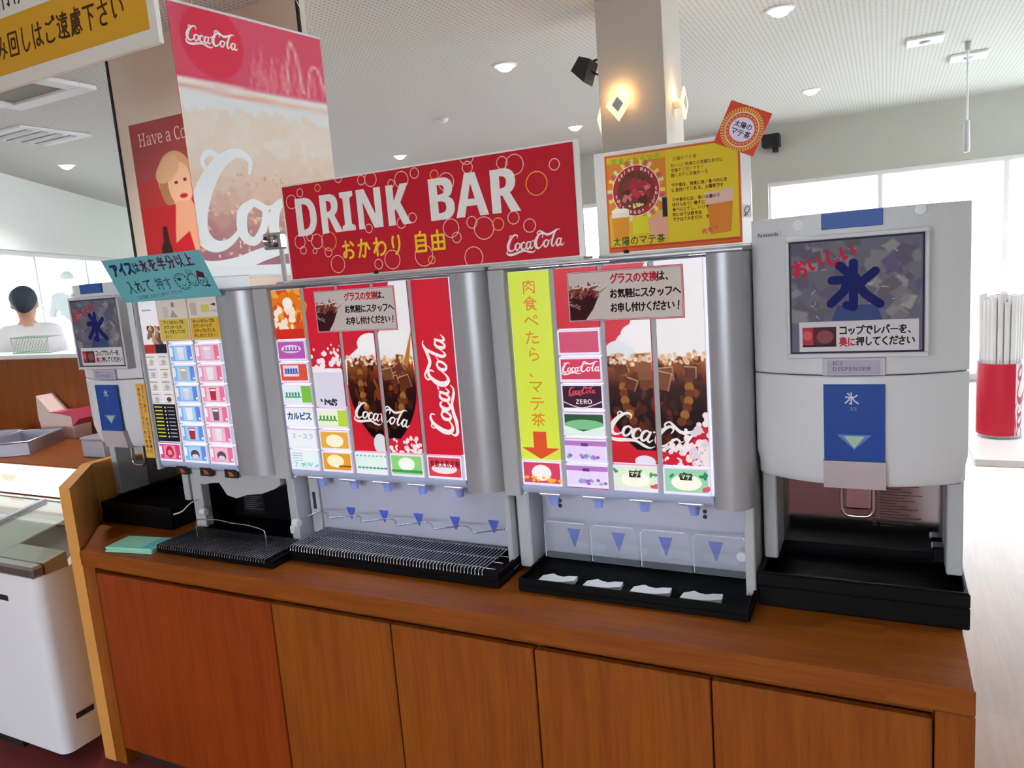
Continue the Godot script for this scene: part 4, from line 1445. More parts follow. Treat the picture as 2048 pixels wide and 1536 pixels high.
func side_columns(o: Node3D, x0: float, px0: float, px1: float, x1: float) -> void:
	# flat band at the left, rounded column at the right (plan: z, x)
	var st := mb()
	var p := PackedVector2Array([Vector2(-0.34, x0)])
	p.append_array(arc_pts(Vector2(FRONT - 0.002, x0 + 0.010), 0.010, -PI / 2, 0.0, 5))
	p.append(Vector2(FRONT + 0.008, px0 - 0.010))
	p.append_array(arc_pts(Vector2(FRONT + 0.002, px0 - 0.006), 0.006, 0.0, PI / 2, 4))
	p.append(Vector2(-0.34, px0))
	extr(st, p, 1, 1.006, 1.582, 0.6)
	part("left_band", st, M.grey, o)
	st = mb()
	p = PackedVector2Array([Vector2(-0.34, px1), Vector2(FRONT - 0.006, px1), Vector2(FRONT + 0.002, px1 + 0.006)])
	var w := x1 - px1
	var r := w * 0.55
	p.append_array(arc_pts(Vector2(FRONT + 0.004 - r, x1 - r), r, 0.0, PI / 2, 12))
	p.append(Vector2(-0.34, x1))
	extr(st, p, 1, 1.006, 1.582, 0.6)
	part("right_column", st, M.silver, o)

func nozzle(o: Node3D, x: float, z: float) -> void:
	var st := mb()
	rbox(st, Vector3(x - 0.030, 0.998, z - 0.03), Vector3(x + 0.030, 1.030, z + 0.035), 0.006)
	part("nozzle_block", st, M.grey, o)
	st = mb()
	lathe(st, [Vector2(0.0, 0.968), Vector2(0.011, 0.968), Vector2(0.014, 0.985), Vector2(0.018, 0.999), Vector2(0, 0.999)], 14, Transform3D(Basis(), Vector3(x, 0, z)))
	part("nozzle", st, mat(hexc("8090c8"), 0.3), o)

# strip of cool white light under the lit front
func under_light(o: Node3D, x0: float, x1: float) -> void:
	var m := mat(hexc("f2f6ff"), 0.4)
	m.emission_enabled = true
	m.emission = hexc("dce6ff")
	m.emission_energy_multiplier = 1.0
	boxp("light_strip", Vector3(x0 + 0.02, 1.024, -0.226), Vector3(x1 - 0.02, 1.0305, -0.216), m, o, 0.0)
	var l := AreaLight3D.new()
	l.name = "strip_light"
	l.area_size = Vector2(x1 - x0 - 0.04, 0.012)
	l.light_energy = 0.10 * (x1 - x0)
	l.light_color = Color(0.92, 0.94, 1.0)
	l.shadow_enabled = true
	l.position = Vector3((x0 + x1) * 0.5, 1.022, -0.221)
	l.rotation.x = -PI / 2 - 0.35
	o.add_child(l)

func arrow_mark(o: Node3D, x: float, y: float, w: float, h: float, z: float) -> void:
	var st := mb()
	extr(st, PackedVector2Array([Vector2(x - w * 0.5, y), Vector2(x + w * 0.5, y), Vector2(x + w * 0.04, y - h), Vector2(x - w * 0.04, y - h)]), 2, z, z + 0.0012)
	part("arrow_mark", st, M.blue_mark, o)

func tray_shell(st: SurfaceTool, x0: float, x1: float, y0: float, y1: float, z0: float, z1: float, rim: float, floor_y: float) -> void:
	rbox(st, Vector3(x0, y0, z0), Vector3(x1, floor_y, z1), 0.003)
	rbox(st, Vector3(x0, floor_y - 0.002, z1 - rim), Vector3(x1, y1, z1), 0.003)
	rbox(st, Vector3(x0, floor_y - 0.002, z0), Vector3(x1, y1, z0 + rim), 0.003)
	rbox(st, Vector3(x0, floor_y - 0.002, z0 + rim * 0.5), Vector3(x0 + rim, y1, z1 - rim * 0.5), 0.003)
	rbox(st, Vector3(x1 - rim, floor_y - 0.002, z0 + rim * 0.5), Vector3(x1, y1, z1 - rim * 0.5), 0.003)

func build_dispensers() -> void:
	# ---- five-panel soda dispenser
	var a := thing("soda_dispenser", "silver soda dispenser with five lit panels under the red sign", "drink dispenser", Vector3.ZERO, "")
	side_columns(a, -1.676, -1.612, -0.9995, -0.888)
	boxp("housing", Vector3(-1.672, CH + 0.002, -0.74), Vector3(-0.892, 1.5815, -0.341), M.grey, a, 0.004)
	boxp("top_cap", Vector3(-1.674, 1.5825, -0.74), Vector3(-0.890, 1.592, -0.197), M.silver, a, 0.003)
	boxp("underside", Vector3(-1.611, 1.031, -0.3405), Vector3(-1.0005, 1.034, -0.231), M.grey, a, 0.0)
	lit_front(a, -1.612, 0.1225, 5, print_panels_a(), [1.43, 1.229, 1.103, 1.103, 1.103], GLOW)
	under_light(a, -1.612, -0.9995)
	boxp("backsplash", Vector3(-1.600, 0.815, -0.3405), Vector3(-0.905, 1.03, -0.300), M.steel, a, 0.002)
	boxp("left_post", Vector3(-1.676, 0.78, -0.345), Vector3(-1.645, 1.006, -0.235), M.grey, a, 0.003)
	boxp("left_post", Vector3(-1.640, 0.80, -0.3405), Vector3(-1.601, 1.006, -0.292), M.grey, a, 0.003)
	boxp("post_slot", Vector3(-1.625, 0.88, -0.2918), Vector3(-1.614, 0.935, -0.290), M.ink, a, 0.0)
	boxp("right_post", Vector3(-0.904, 0.78, -0.345), Vector3(-0.8895, 1.006, -0.225), M.grey, a, 0.003)
	for k in 5:
		nozzle(a, -1.612 + 0.1225 * (k + 0.5), -0.262)
		arrow_mark(a, -1.484 + 0.1255 * k, 0.892, 0.034, 0.038, -0.2995)
	var st := mb()
	tray_shell(st, -1.596, -0.889, CH + 0.0005, 0.816, -0.297, -0.137, 0.006, 0.79)
	var tr := part("drip_tray", st, M.black, a)
	st = mb()
	for i in 62:
		var x := -1.585 + i * 0.0107
		tube(st, [Vector3(x, 0.806, -0.128), Vector3(x, 0.819, -0.130), Vector3(x, 0.8205, -0.136), Vector3(x, 0.8205, -0.288)], 0.0017, 5)
	for z in [-0.15, -0.215, -0.28]:
		tube(st, [Vector3(-1.588, 0.8178, z), Vector3(-0.929, 0.8178, z)], 0.0020, 5)
	for i in 4:
		tube(st, [Vector3(-0.929, 0.8195, -0.145 - i * 0.042), Vector3(-0.900, 0.8195, -0.145 - i * 0.042)], 0.0015, 5)
	var wr := part("wire_rack", st, M.wire, tr)
	wr.set_meta("kind", "stuff")
	wr.set_meta("label", "close set chrome wires of the drip grate")
	# wavy cup guard on two white pivots
	st = mb()
	var g := [Vector3(-1.620, 0.868, -0.205), Vector3(-1.60, 0.876, -0.23), Vector3(-1.575, 0.884, -0.262)]
	for k in 5:
		var x := -1.50 + 0.1255 * k
		g.append_array([Vector3(x - 0.03, 0.884, -0.245), Vector3(x, 0.886, -0.212), Vector3(x + 0.03, 0.884, -0.235), Vector3(x + 0.055, 0.878, -0.272)])
	g.append_array([Vector3(-0.93, 0.880, -0.27), Vector3(-0.905, 0.884, -0.235)])
	tube(st, bend(g, 5), 0.0019, 6)
	part("cup_guard_wire", st, M.wire, a)
	st = mb()
	extr(st, arc_pts(Vector2(0.862, -0.205), 0.013, 0, TAU * 0.96, 18), 0, -1.632, -1.612)
	rbox(st, Vector3(-1.630, 0.835, -0.198), Vector3(-1.614, 0.862, -0.178), 0.005)
	part("guard_pivot", st, M.white_plastic, a)
	st = mb()
	extr(st, arc_pts(Vector2(0.888, -0.262), 0.012, 0, TAU * 0.96, 18), 0, -0.918, -0.906)
	part("guard_pivot", st, M.white_plastic, a)

	# ---- four-panel soda dispenser
	var b := thing("soda_dispenser", "silver soda dispenser with four lit panels and yellow strip beside ice dispenser", "drink dispenser", Vector3.ZERO, "")
	side_columns(b, -0.884, -0.834, -0.348, -0.267)
	boxp("housing", Vector3(-0.880, CH + 0.002, -0.74), Vector3(-0.271, 1.5815, -0.341), M.grey, b, 0.004)
	boxp("top_cap", Vector3(-0.882, 1.5825, -0.74), Vector3(-0.267, 1.592, -0.197), M.silver, b, 0.003)
	boxp("underside", Vector3(-0.833, 1.031, -0.3405), Vector3(-0.349, 1.034, -0.231), M.grey, b, 0.0)
	lit_front(b, -0.834, 0.1215, 4, print_panels_b(), [1.103, 1.43, 1.103, 1.103], GLOW)
	under_light(b, -0.834, -0.348)
	boxp("backsplash", Vector3(-0.845, 0.80, -0.3602), Vector3(-0.290, 1.03, -0.335), M.steel, b, 0.002)
	boxp("left_post", Vector3(-0.884, 0.785, -0.36), Vector3(-0.846, 1.006, -0.255), M.grey, b, 0.004)
	boxp("right_post", Vector3(-0.2895, 0.775, -0.345), Vector3(-0.267, 1.006, -0.235), M.grey, b, 0.003)
	for k in 4:
		nozzle(b, -0.834 + 0.1215 * (k + 0.5), -0.262)
		arrow_mark(b, -0.755 + 0.1262 * k, 0.875, 0.037, 0.050, -0.3345)
	for x in [-0.79, -0.40]:
		st = mb()
		for k in 2:
			extr(st, arc_pts(Vector2(x, 0.952 - k * 0.014), 0.0055, 0, TAU * 0.95, 12), 2, -0.335, -0.3335)
		part("screw_hole", st, M.ink, b)
	# clear splash guard in four bays
	for k in 4:
		st = mb()
		var xa := -0.826 + k * 0.134
		var xb := xa + 0.130
		extr(st, PackedVector2Array([Vector2(xa, 0.802), Vector2(xb, 0.802), Vector2(xb - 0.006, 0.894), Vector2(xb - 0.016, 0.904), Vector2(xa + 0.01, 0.904), Vector2(xa, 0.894)]), 2, -0.302, -0.2995)
		var bay := part("splash_guard", st, M.acrylic, b)
		st = mb()
		tube(st, [Vector3(xa, 0.804, -0.3), Vector3(xa, 0.893, -0.3), Vector3(xa + 0.01, 0.904, -0.3), Vector3(xa + 0.114, 0.904, -0.3)], 0.0014, 5)
		part("guard_edge", st, mat(hexc("c8d4e4"), 0.15), bay)
	st = mb()
	tube(st, [Vector3(-0.288, 0.80, -0.3), Vector3(-0.292, 0.896, -0.3), Vector3(-0.306, 0.905, -0.3)], 0.0022, 5)
	part("guard_edge", st, mat(hexc("c8d4e4"), 0.15), b)
	st = mb()
	extr(st, arc_pts(Vector2(-0.308, 0.858), 0.012, 0, TAU * 0.96, 18), 2, -0.334, -0.296)
	part("guard_pivot", st, M.white_plastic, b)
	st = mb()
	tray_shell(st, -0.838, -0.267, CH + 0.0005, 0.806, -0.334, -0.142, 0.006, 0.786)
	for i in 30:
		cbox(st, Vector3(-0.55, 0.7885, -0.322 + i * 0.0059), Vector3(0.56, 0.004, 0.0022), 0.0)
	tr = part("drip_tray", st, M.black, b)
	for k in 4:
		var x := -0.742 + k * 0.1205
		st = mb()
		# curved white rest for a cup (plan: z, x)
		extr(st, PackedVector2Array([Vector2(-0.160, x - 0.046), Vector2(-0.188, x - 0.044), Vector2(-0.205, x - 0.022), Vector2(-0.196, x - 0.008), Vector2(-0.193, x + 0.008), Vector2(-0.202, x + 0.024), Vector2(-0.205, x + 0.044), Vector2(-0.176, x + 0.046), Vector2(-0.164, x + 0.02), Vector2(-0.160, x)]), 1, 0.7905, 0.800, 0.7)
		var cgd := part("cup_rest", st, M.white_plastic, tr)
		st = mb()
		lathe(st, [Vector2(0.0, 0.802), Vector2(0.0025, 0.802), Vector2(0.0025, 0.799)], 8, Transform3D(Basis(), Vector3(x + 0.004, 0, -0.183)))
		cgd.set_meta("label", "white curved cup rest on the black drip tray")

	# ---- coffee and tea dispenser
	var c := thing("coffee_dispenser", "grey coffee and tea dispenser with blue and pink lit buttons", "drink dispenser", Vector3.ZERO, "")
	side_columns(c, -2.212, -2.195, -1.835, -1.680)
	boxp("housing", Vector3(-2.208, 0.98, -0.74), Vector3(-1.684, 1.5815, -0.341), M.grey, c, 0.004)
	boxp("top_cap", Vector3(-2.210, 1.5825, -0.74), Vector3(-1.682, 1.592, -0.197), M.silver, c, 0.003)
	boxp("lower_housing", Vector3(-2.125, CH + 0.002, -0.74), Vector3(-1.684, 0.979, -0.40), M.grey, c, 0.004)
	lit_front(c, -2.195, 0.12, 3, print_panels_coffee(), [1.103, 1.43, 1.43], GLOW)
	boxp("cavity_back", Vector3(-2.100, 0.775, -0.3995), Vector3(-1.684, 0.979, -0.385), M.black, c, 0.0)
	boxp("left_post", Vector3(-2.125, 0.7905, -0.285), Vector3(-2.078, 0.979, -0.25), M.grey, c, 0.003)
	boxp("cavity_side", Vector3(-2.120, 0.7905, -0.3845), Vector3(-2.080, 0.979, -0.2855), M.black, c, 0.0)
	st = mb()
	extr(st, PackedVector2Array([Vector2(-2.075, 1.006), Vector2(-2.075, 0.965), Vector2(-2.03, 0.955), Vector2(-1.99, 0.962), Vector2(-1.955, 0.965), Vector2(-1.925, 0.925), Vector2(-1.885, 0.917), Vector2(-1.835, 0.932), Vector2(-1.77, 0.940), Vector2(-1.715, 0.958), Vector2(-1.686, 0.975), Vector2(-1.686, 1.006)]), 2, -0.345, -0.222, 0.3)
	part("nozzle_cover", st, M.grey, c)
	boxp("underside", Vector3(-2.194, 1.006, -0.3405), Vector3(-1.836, 1.034, -0.231), M.grey, c, 0.0)
	for k in 3:
		var x := -2.10 + k * 0.112
		boxp("drink_picture", Vector3(x - 0.03, 0.99, -0.215), Vector3(x + 0.026, 1.024, -0.205), M.ink, c, 0.002)
		st = mb()
		extr(st, PackedVector2Array([Vector2(x - 0.012, 1.012), Vector2(x + 0.006, 1.008), Vector2(x + 0.014, 0.998), Vector2(x - 0.006, 0.996)]), 2, -0.2048, -0.2040)
		part("picture_spot", st, mat(hexc("b8502c"), 0.5), c)
	part("instruction_plate", sheet(0.10, 0.14, 0.002), tex_mat(print_machine_text(), 0.6), c, Vector3(-1.985, 0.875, -0.3848))
	st = mb()
	tray_shell(st, -2.100, -1.602, CH + 0.0005, 0.797, -0.231, -0.066, 0.006, 0.782)
	rbox(st, Vector3(-2.100, CH + 0.0005, -0.384), Vector3(-1.684, 0.79, -0.2315), 0.002)
	tr = part("drip_tray", st, M.black, c)
	st = mb()
	for i in 44:
		var x := -2.085 + i * 0.0107
		tube(st, [Vector3(x, 0.790, -0.058), Vector3(x, 0.799, -0.061), Vector3(x, 0.8003, -0.068), Vector3(x, 0.8003, -0.225)], 0.0017, 5)
	for z in [-0.085, -0.15, -0.215]:
		tube(st, [Vector3(-2.09, 0.7978, z), Vector3(-1.62, 0.7978, z)], 0.002, 5)
	part("wire_rack", st, mat(hexc("77777c"), 0.25, 0.8), tr)
	st = mb()
	tube(st, bend([Vector3(-2.01, 0.80, -0.155), Vector3(-2.008, 0.84, -0.155), Vector3(-2.0, 0.858, -0.155), Vector3(-1.96, 0.862, -0.155), Vector3(-1.90, 0.866, -0.152), Vector3(-1.84, 0.862, -0.150), Vector3(-1.77, 0.860, -0.150), Vector3(-1.715, 0.852, -0.150), Vector3(-1.703, 0.842, -0.150), Vector3(-1.702, 0.80, -0.150)], 4), 0.002, 6)
	part("cup_guard_wire", st, M.wire, c)
	st = mb()
	tube(st, bend([Vector3(-2.13, 0.86, -0.17), Vector3(-2.105, 0.868, -0.185), Vector3(-2.10, 0.885, -0.215), Vector3(-2.098, 0.892, -0.25)], 4), 0.0025, 6)
	lathe(st, [Vector2(0, -0.012), Vector2(0.011, -0.012), Vector2(0.011, 0.012), Vector2(0, 0.012)], 14, Transform3D(Basis(Vector3(0, 0, 1), PI / 2), Vector3(-2.068, 0.852, -0.24)))
	part("guard_pivot", st, M.white_plastic, c)

func print_machine_text() -> Image:
	var im := canvas(200, 280, hexc("121214"))
	rect(im, 10, 8, 150, 44, hexc("8a8a8c"))
	rect(im, 16, 14, 138, 12, hexc("3a3a3c"))
	for i in 13:
		rect(im, 12, 66 + i * 15, 90 + (i * 53) % 80, 5, hexc("55565a"))
	return im

const GLOW := 0.30

# ---------------------------------------------------------------- ice dispensers
func build_ice_dispensers() -> void:
	var poster := tex_mat(print_ice_poster(), 0.6)
	var plate := tex_mat(print_ice_plate(), 0.4)
	var word := tex_mat(print_word(["ICE", "DISPENSER"], 220, 90, hexc("a9a4b8"), hexc("5c5870"), 32, font_plain, 22), 0.5)
	var maker := tex_mat(print_word(["Panasonic"], 150, 34, hexc("cfcfd1"), hexc("3a3838"), 28, font_bold, 2), 0.5)
	var tags := ["white ice dispenser with blue plate at the right end of the counter", "white ice dispenser beside the coffee dispenser behind the teal note"]
	for s in 2:
		var o := thing("ice_dispenser", tags[s], "ice dispenser", Vector3(-0.055 if s == 0 else -2.4425, CH, 0))
		var hw := 0.208
		var cover: Material = M.white_cover
		# housing and bowed covers
		boxp("housing", Vector3(-hw + 0.003, 0.30, -0.75), Vector3(hw - 0.003, 0.872, -0.302), M.white_plastic, o, 0.004)
		boxp("rear_housing", Vector3(-hw + 0.003, 0.001, -0.75), Vector3(hw - 0.003, 0.299, -0.47), M.white_plastic, o, 0.004)
		bowed_cover(o, "upper_cover", hw, 0.5405, 0.876, cover)
		bowed_cover(o, "lower_cover", hw, 0.296, 0.5375, cover)
		# picture in its frame, flat against the bow
		var zf := -0.2185
		var st := mb()
		for e in [[-0.131, 0.133, 0.822, 0.832], [-0.131, 0.133, 0.578, 0.588], [-0.131, -0.124, 0.588, 0.822], [0.125, 0.133, 0.588, 0.822]]:
			rbox(st, Vector3(e[0], e[2], -0.27), Vector3(e[1], e[3], zf + 0.003), 0.002)
		part("picture_frame", st, M.white_plastic, o)
		part("picture", sheet(0.249, 0.234, 0.002, Rect2(0, 0, 1, 1)), poster, o, Vector3(0.0005, 0.705, zf - 0.002))
		boxp("picture_backing", Vector3(-0.123, 0.588, -0.27), Vector3(0.124, 0.822, zf - 0.0022), M.white_plastic, o, 0.0)
		# raised centre strip: top plate, name, blue plate, chute
		boxp("top_plate", Vector3(-0.061, 0.842, -0.26), Vector3(0.052, 0.8745, -0.2205), M.blue_label, o, 0.001)
		boxp("centre_strip", Vector3(-0.062, 0.5405, -0.26), Vector3(0.056, 0.577, -0.2195), mat(hexc("bdb9c6"), 0.45), o, 0.001)
		part("name_plate", sheet(0.10, 0.030, 0.001), word, o, Vector3(-0.003, 0.558, -0.2195))
		part("blue_plate", sheet(0.116, 0.163, 0.004), plate, o, Vector3(-0.003, 0.4405, -0.2222))
		st = mb()
		extr(st, PackedVector2Array([Vector2(0.358, -0.216), Vector2(0.345, -0.2165), Vector2(0.296, -0.226), Vector2(0.289, -0.26), Vector2(0.358, -0.26)]), 0, -0.063, 0.057, 0.4)
		part("chute_cover", st, mat(hexc("b4a8aa"), 0.45), o)
		var mk := part("maker_name", sheet(0.056, 0.0125, 0.0012), maker, o, Vector3(-0.168, 0.842, -0.2625))
		mk.rotation.y = -0.437
		for x in [-0.107, 0.118]:
			st = mb()
			lathe(st, [Vector2(0, 0.0), Vector2(0.0105, 0.0), Vector2(0.0105, 0.003), Vector2(0, 0.004)], 18, Transform3D(Basis(Vector3(1, 0, 0), PI / 2), Vector3(x, 0.856 if x < 0 else 0.866, -0.2405)))
			part("suction_hook", st, mat(hexc("dcdcde"), 0.3), o)
		# ice well: posts, mirror-dark steel, lever, tray
		boxp("post", Vector3(-hw + 0.003, 0.080, -0.4695), Vector3(-hw + 0.034, 0.2955, -0.33), M.grey, o, 0.003)
		boxp("post", Vector3(hw - 0.034, 0.080, -0.4695), Vector3(hw - 0.003, 0.2955, -0.33), M.grey, o, 0.003)
		boxp("well_back", Vector3(-hw + 0.034, 0.082, -0.4695), Vector3(hw - 0.034, 0.2955, -0.452), M.stainless, o, 0.0)
		boxp("well_roof", Vector3(-hw + 0.034, 0.2960, -0.4515), Vector3(hw - 0.034, 0.2995, -0.3025), M.grey, o, 0.0)
		st = mb()
		for i in 20:
			rbox(st, Vector3(0.028, 0.272 - i * 0.007, -0.4519), Vector3(0.037, 0.275 - i * 0.007, -0.4514), 0.0)
			rbox(st, Vector3(0.044, 0.272 - i * 0.007, -0.4519), Vector3(0.075 + 0.06 * fmod(i * 0.37, 1.0), 0.274 - i * 0.007, -0.4514), 0.0)
		part("instruction_print", st, M.ink, o)
		st = mb()
		tube(st, bend([Vector3(-0.032, 0.292, -0.30), Vector3(-0.032, 0.24, -0.298), Vector3(-0.030, 0.222, -0.298), Vector3(-0.018, 0.212, -0.298), Vector3(0.018, 0.212, -0.298), Vector3(0.030, 0.222, -0.298), Vector3(0.032, 0.24, -0.298), Vector3(0.032, 0.292, -0.30)], 5), 0.004, 8)
		part("lever", st, M.chrome, o)
		st = mb()
		rbox(st, Vector3(-0.026, 0.225, -0.325), Vector3(0.026, 0.295, -0.302), 0.004)
		part("ice_spout", st, M.chrome, o)
		st = mb()
		tray_shell(st, -hw + 0.001 if s == 0 else -0.166, hw + 0.004 if s == 0 else hw - 0.002, 0.0008, 0.0805, -0.4685, -0.236, 0.010, 0.05)
		rbox(st, Vector3(0.150, 0.078, -0.44), Vector3(0.176, 0.115, -0.40), 0.003)
		part("drip_tray", st, M.black, o)
		if s == 0:
			boxp("tray_rim", Vector3(-hw + 0.002, 0.0806, -0.243), Vector3(hw + 0.001, 0.0825, -0.238), M.black, o, 0.0)

# a cover bowed forward in plan, curling under at its lower edge
func bowed_cover(o: Node3D, called: String, hw: float, y0: float, y1: float, m: Material) -> void:
	var st := mb()
	var nx := 16
	var low := called == "lower_cover"
	var ys := [y1, y1 - 0.004, lerpf(y1, y0, 0.5), y0 + 0.004, y0]
	if low:
		ys = [y1, y1 - 0.004, 0.45, 0.40, 0.36, 0.335, 0.315, 0.302, y0]
	var P := func(i: int, j: int) -> Vector3:
		var u := -1.0 + 2.0 * i / nx
		var y: float = ys[j]
		var z := -0.284 + 0.06 * (1.0 - u * u)
		if absf(u) > 0.99: z -= 0.004
		var d := 0.0
		if j == 0 or j == ys.size() - 1: d = 0.004
		if low and y < 0.40: d += 0.018 * pow((0.40 - y) / 0.104, 2.0)
		var nar := 0.0
		if low and y < 0.36: nar = 0.012 * (0.36 - y) / 0.064
		return Vector3(u * (hw - nar), y, z - d)
	for j in ys.size() - 1:
		for i in nx:
			var a: Vector3 = P.call(i, j)
			var b: Vector3 = P.call(i + 1, j)
			var c: Vector3 = P.call(i + 1, j + 1)
			var d: Vector3 = P.call(i, j + 1)
			var nrm := func(ii: int, jj: int) -> Vector3:
				var du: Vector3 = P.call(mini(ii + 1, nx), jj) - P.call(maxi(ii - 1, 0), jj)
				var dv: Vector3 = P.call(ii, maxi(jj - 1, 0)) - P.call(ii, mini(jj + 1, ys.size() - 1))
				return du.cross(dv).normalized()
			tri(st, a, b, c, nrm.call(i, j), nrm.call(i + 1, j), nrm.call(i + 1, j + 1))
			tri(st, a, c, d, nrm.call(i, j), nrm.call(i + 1, j + 1), nrm.call(i, j + 1))
	# sides, top and bottom back to the housing
	for i in [0, nx]:
		var sgn := -1.0 if i == 0 else 1.0
		for j in ys.size() - 1:
			var a: Vector3 = P.call(i, j)
			var b: Vector3 = P.call(i, j + 1)
			quad(st, a, b, Vector3(b.x, b.y, -0.318 if not low else -0.325), Vector3(a.x, a.y, -0.318 if not low else -0.325), Vector3(sgn, 0, 0))
	for j in [0, ys.size() - 1]:
		for i in nx:
			var a: Vector3 = P.call(i, j)
			var b: Vector3 = P.call(i + 1, j)
			quad(st, a, b, Vector3(b.x, b.y, -0.3015), Vector3(a.x, a.y, -0.3015), Vector3(0, 1.0 if j == 0 else -1.0, 0))
	part(called, st, m, o)

# ---------------------------------------------------------------- signs and notes
func hung(called: String, label: String, category: String, im: Image, w: float, h: float, d: float, at: Vector3, rough := 0.55) -> MeshInstance3D:
	var o := part(called, sheet(w, h, d), tex_mat(im, rough), self, at)
	tag(o, label, category)
	return o

func build_signs() -> void:
	# red sign in a clear stand on top of the dispensers
	var s := thing("counter_sign", "red sign reading DRINK BAR in large white capitals above the dispensers", "sign", Vector3(-1.083, 1.5925, -0.215))
	part("sign_sheet", sheet(0.882, 0.258, 0.003), tex_mat(print_drink_bar(), 0.6), s, Vector3(0, 0.138, 0.002))
	boxp("holder", Vector3(-0.450, 0.001, -0.004), Vector3(0.456, 0.272, 0.0015), mat(hexc("e6e4de"), 0.3), s, 0.001)
	boxp("holder_foot", Vector3(-0.450, 0.0, -0.05), Vector3(0.456, 0.006, 0.012), mat(hexc("c8c6c0"), 0.15), s, 0.002)
	var st := mb()
	lathe(st, [Vector2(0, 0), Vector2(0.006, 0), Vector2(0.007, 0.006), Vector2(0, 0.009)], 12, Transform3D(Basis(), Vector3(-0.145, 0.006, 0.006)))
	part("knob", st, M.ink, s)
	# tea board
	s = thing("tea_board", "yellow and orange tea board with meat picture standing on the dispenser", "sign", Vector3(-0.4465, 1.5925, -0.325))
	part("sign_sheet", sheet(0.316, 0.230, 0.002), tex_mat(print_tea_board(), 0.6), s, Vector3(0.0, 0.124, 0.002))
	boxp("holder", Vector3(-0.186, 0.001, -0.004), Vector3(0.180, 0.248, 0.0015), mat(hexc("dedcd8"), 0.2), s, 0.001)
	boxp("holder_foot", Vector3(-0.186, 0.0, -0.05), Vector3(0.180, 0.006, 0.012), mat(hexc("c8c6c0"), 0.15), s, 0.002)
	st = mb()
	lathe(st, [Vector2(0, 0), Vector2(0.006, 0), Vector2(0.007, 0.006), Vector2(0, 0.009)], 12, Transform3D(Basis(), Vector3(-0.115, 0.006, 0.006)))
	part("knob", st, M.ink, s)
	var dm := canvas(90, 140, hexc("dedcd8"))
	brush(dm, curve([Vector2(30, 96), Vector2(22, 60), Vector2(44, 24), Vector2(70, 34), Vector2(66, 80), Vector2(36, 98), Vector2(18, 120), Vector2(52, 112)]), _fill(36, 8.0), hexc("1c1a1c"))
	part("doodle", sheet(0.018, 0.028, 0.0006), tex_mat(dm, 0.6), s, Vector3(0.1695, 0.078, 0.0016))
	var o := hung("tea_tag", "square red and orange tag with round emblem fixed on the tea board corner", "tag", print_tea_tag(), 0.095, 0.095, 0.002, Vector3(-0.281, 1.849, -0.3205))
	o.rotation.z = -0.46
	# paper notes
	var gi := print_glass_note()
	hung("paper_note", "red edged paper note with cola photo taped across the five panel dispenser", "note", gi, 0.277, 0.119, 0.0008, Vector3(-1.307, 1.5045, -0.1995), 0.7)
	hung("paper_note", "red edged paper note with cola photo taped across the four panel dispenser", "note", gi, 0.277, 0.119, 0.0008, Vector3(-0.535, 1.505, -0.1995), 0.7)
	o = hung("handwritten_note", "teal handwritten card with doodled faces leaning forward above the coffee dispenser", "note", print_teal_note(), 0.442, 0.150, 0.001, Vector3(-2.005, 1.640, -0.152), 0.7)
	o.rotation.x = 0.42
	hung("cup_note", "cream and pale yellow note about iced cups on coffee dispenser", "note", print_coffee_note(0), 0.141, 0.133, 0.0008, Vector3(-2.030, 1.5055, -0.1995), 0.7)
	hung("cup_note", "cream and amber note about hot cups on coffee dispenser", "note", print_coffee_note(1), 0.141, 0.133, 0.0008, Vector3(-1.888, 1.5055, -0.1990), 0.7)
	o = hung("strip_note", "narrow ochre strip of vertical writing on the edge of the coffee dispenser", "note", print_side_note(), 0.046, 0.255, 0.0008, Vector3(-2.224, 1.174, -0.190), 0.7)
	# hanging boards
	s = thing("hanging_board", "white hanging board with ochre band and brown lettering", "sign", Vector3(-2.99, 2.50, -0.60))
	part("board", sheet(1.24, 0.42, 0.02), tex_mat(print_rules_board(), 0.5), s, Vector3(0, 0.21, -0.01))
	for x in [-0.5, 0.5]:
		st = mb()
		tube(st, [Vector3(x, 0.419, 0), Vector3(x, 0.5, 0)], 0.004, 6)
		part("hanging_rod", st, M.grey, s)
	# banner hung in depth beside the pillar
	s = thing("hanging_banner", "tall hanging banner with huge white script over foaming cola and red band", "banner", Vector3(-2.42, 1.640, -1.115), "", PI / 2 - 0.158)
	part("cloth", sheet(0.755, 1.075, 0.004), tex_mat(print_banner(), 0.6), s, Vector3(0, 0.5375, -0.002))
	for y in [0.0, 1.075]:
		st = mb()
		tube(st, [Vector3(-0.38, y, 0), Vector3(0.38, y, 0)], 0.006, 8)
		part("banner_rail", st, M.frame_white, s)
	for x in [-0.27, 0.36]:
		st = mb()
		tube(st, [Vector3(x, 1.078, 0), Vector3(x * 0.6 - 0.05, 1.358, 0)], 0.0016, 5)
		part("string", st, M.paper, s)
	# poster on the pillar, a plain generic picture
	hung("wall_poster", "old fashioned red poster of fair haired woman with bottle on the pillar", "poster", print_old_poster(), 0.66, 0.98, 0.006, Vector3(-3.555, 2.075, -1.5995))
	# small chrome clip lamp behind the red sign
	s = thing("clip_lamp", "small chrome spotlight head clipped beside the red sign", "lamp", Vector3(-1.672, 1.5925, -0.30))
	st = mb()
	rbox(st, Vector3(-0.035, 0.105, -0.03), Vector3(0.035, 0.155, 0.005), 0.006)
	part("lamp_head", st, M.chrome, s)
	st = mb()
	lathe(st, [Vector2(0, 0.0), Vector2(0.016, 0.0), Vector2(0.020, 0.012), Vector2(0.015, 0.02), Vector2(0, 0.012)], 18, Transform3D(Basis(Vector3(1, 0, 0), PI / 2), Vector3(0.004, 0.130, 0.005)))
	part("lens", st, M.stainless, s)
	st = mb()
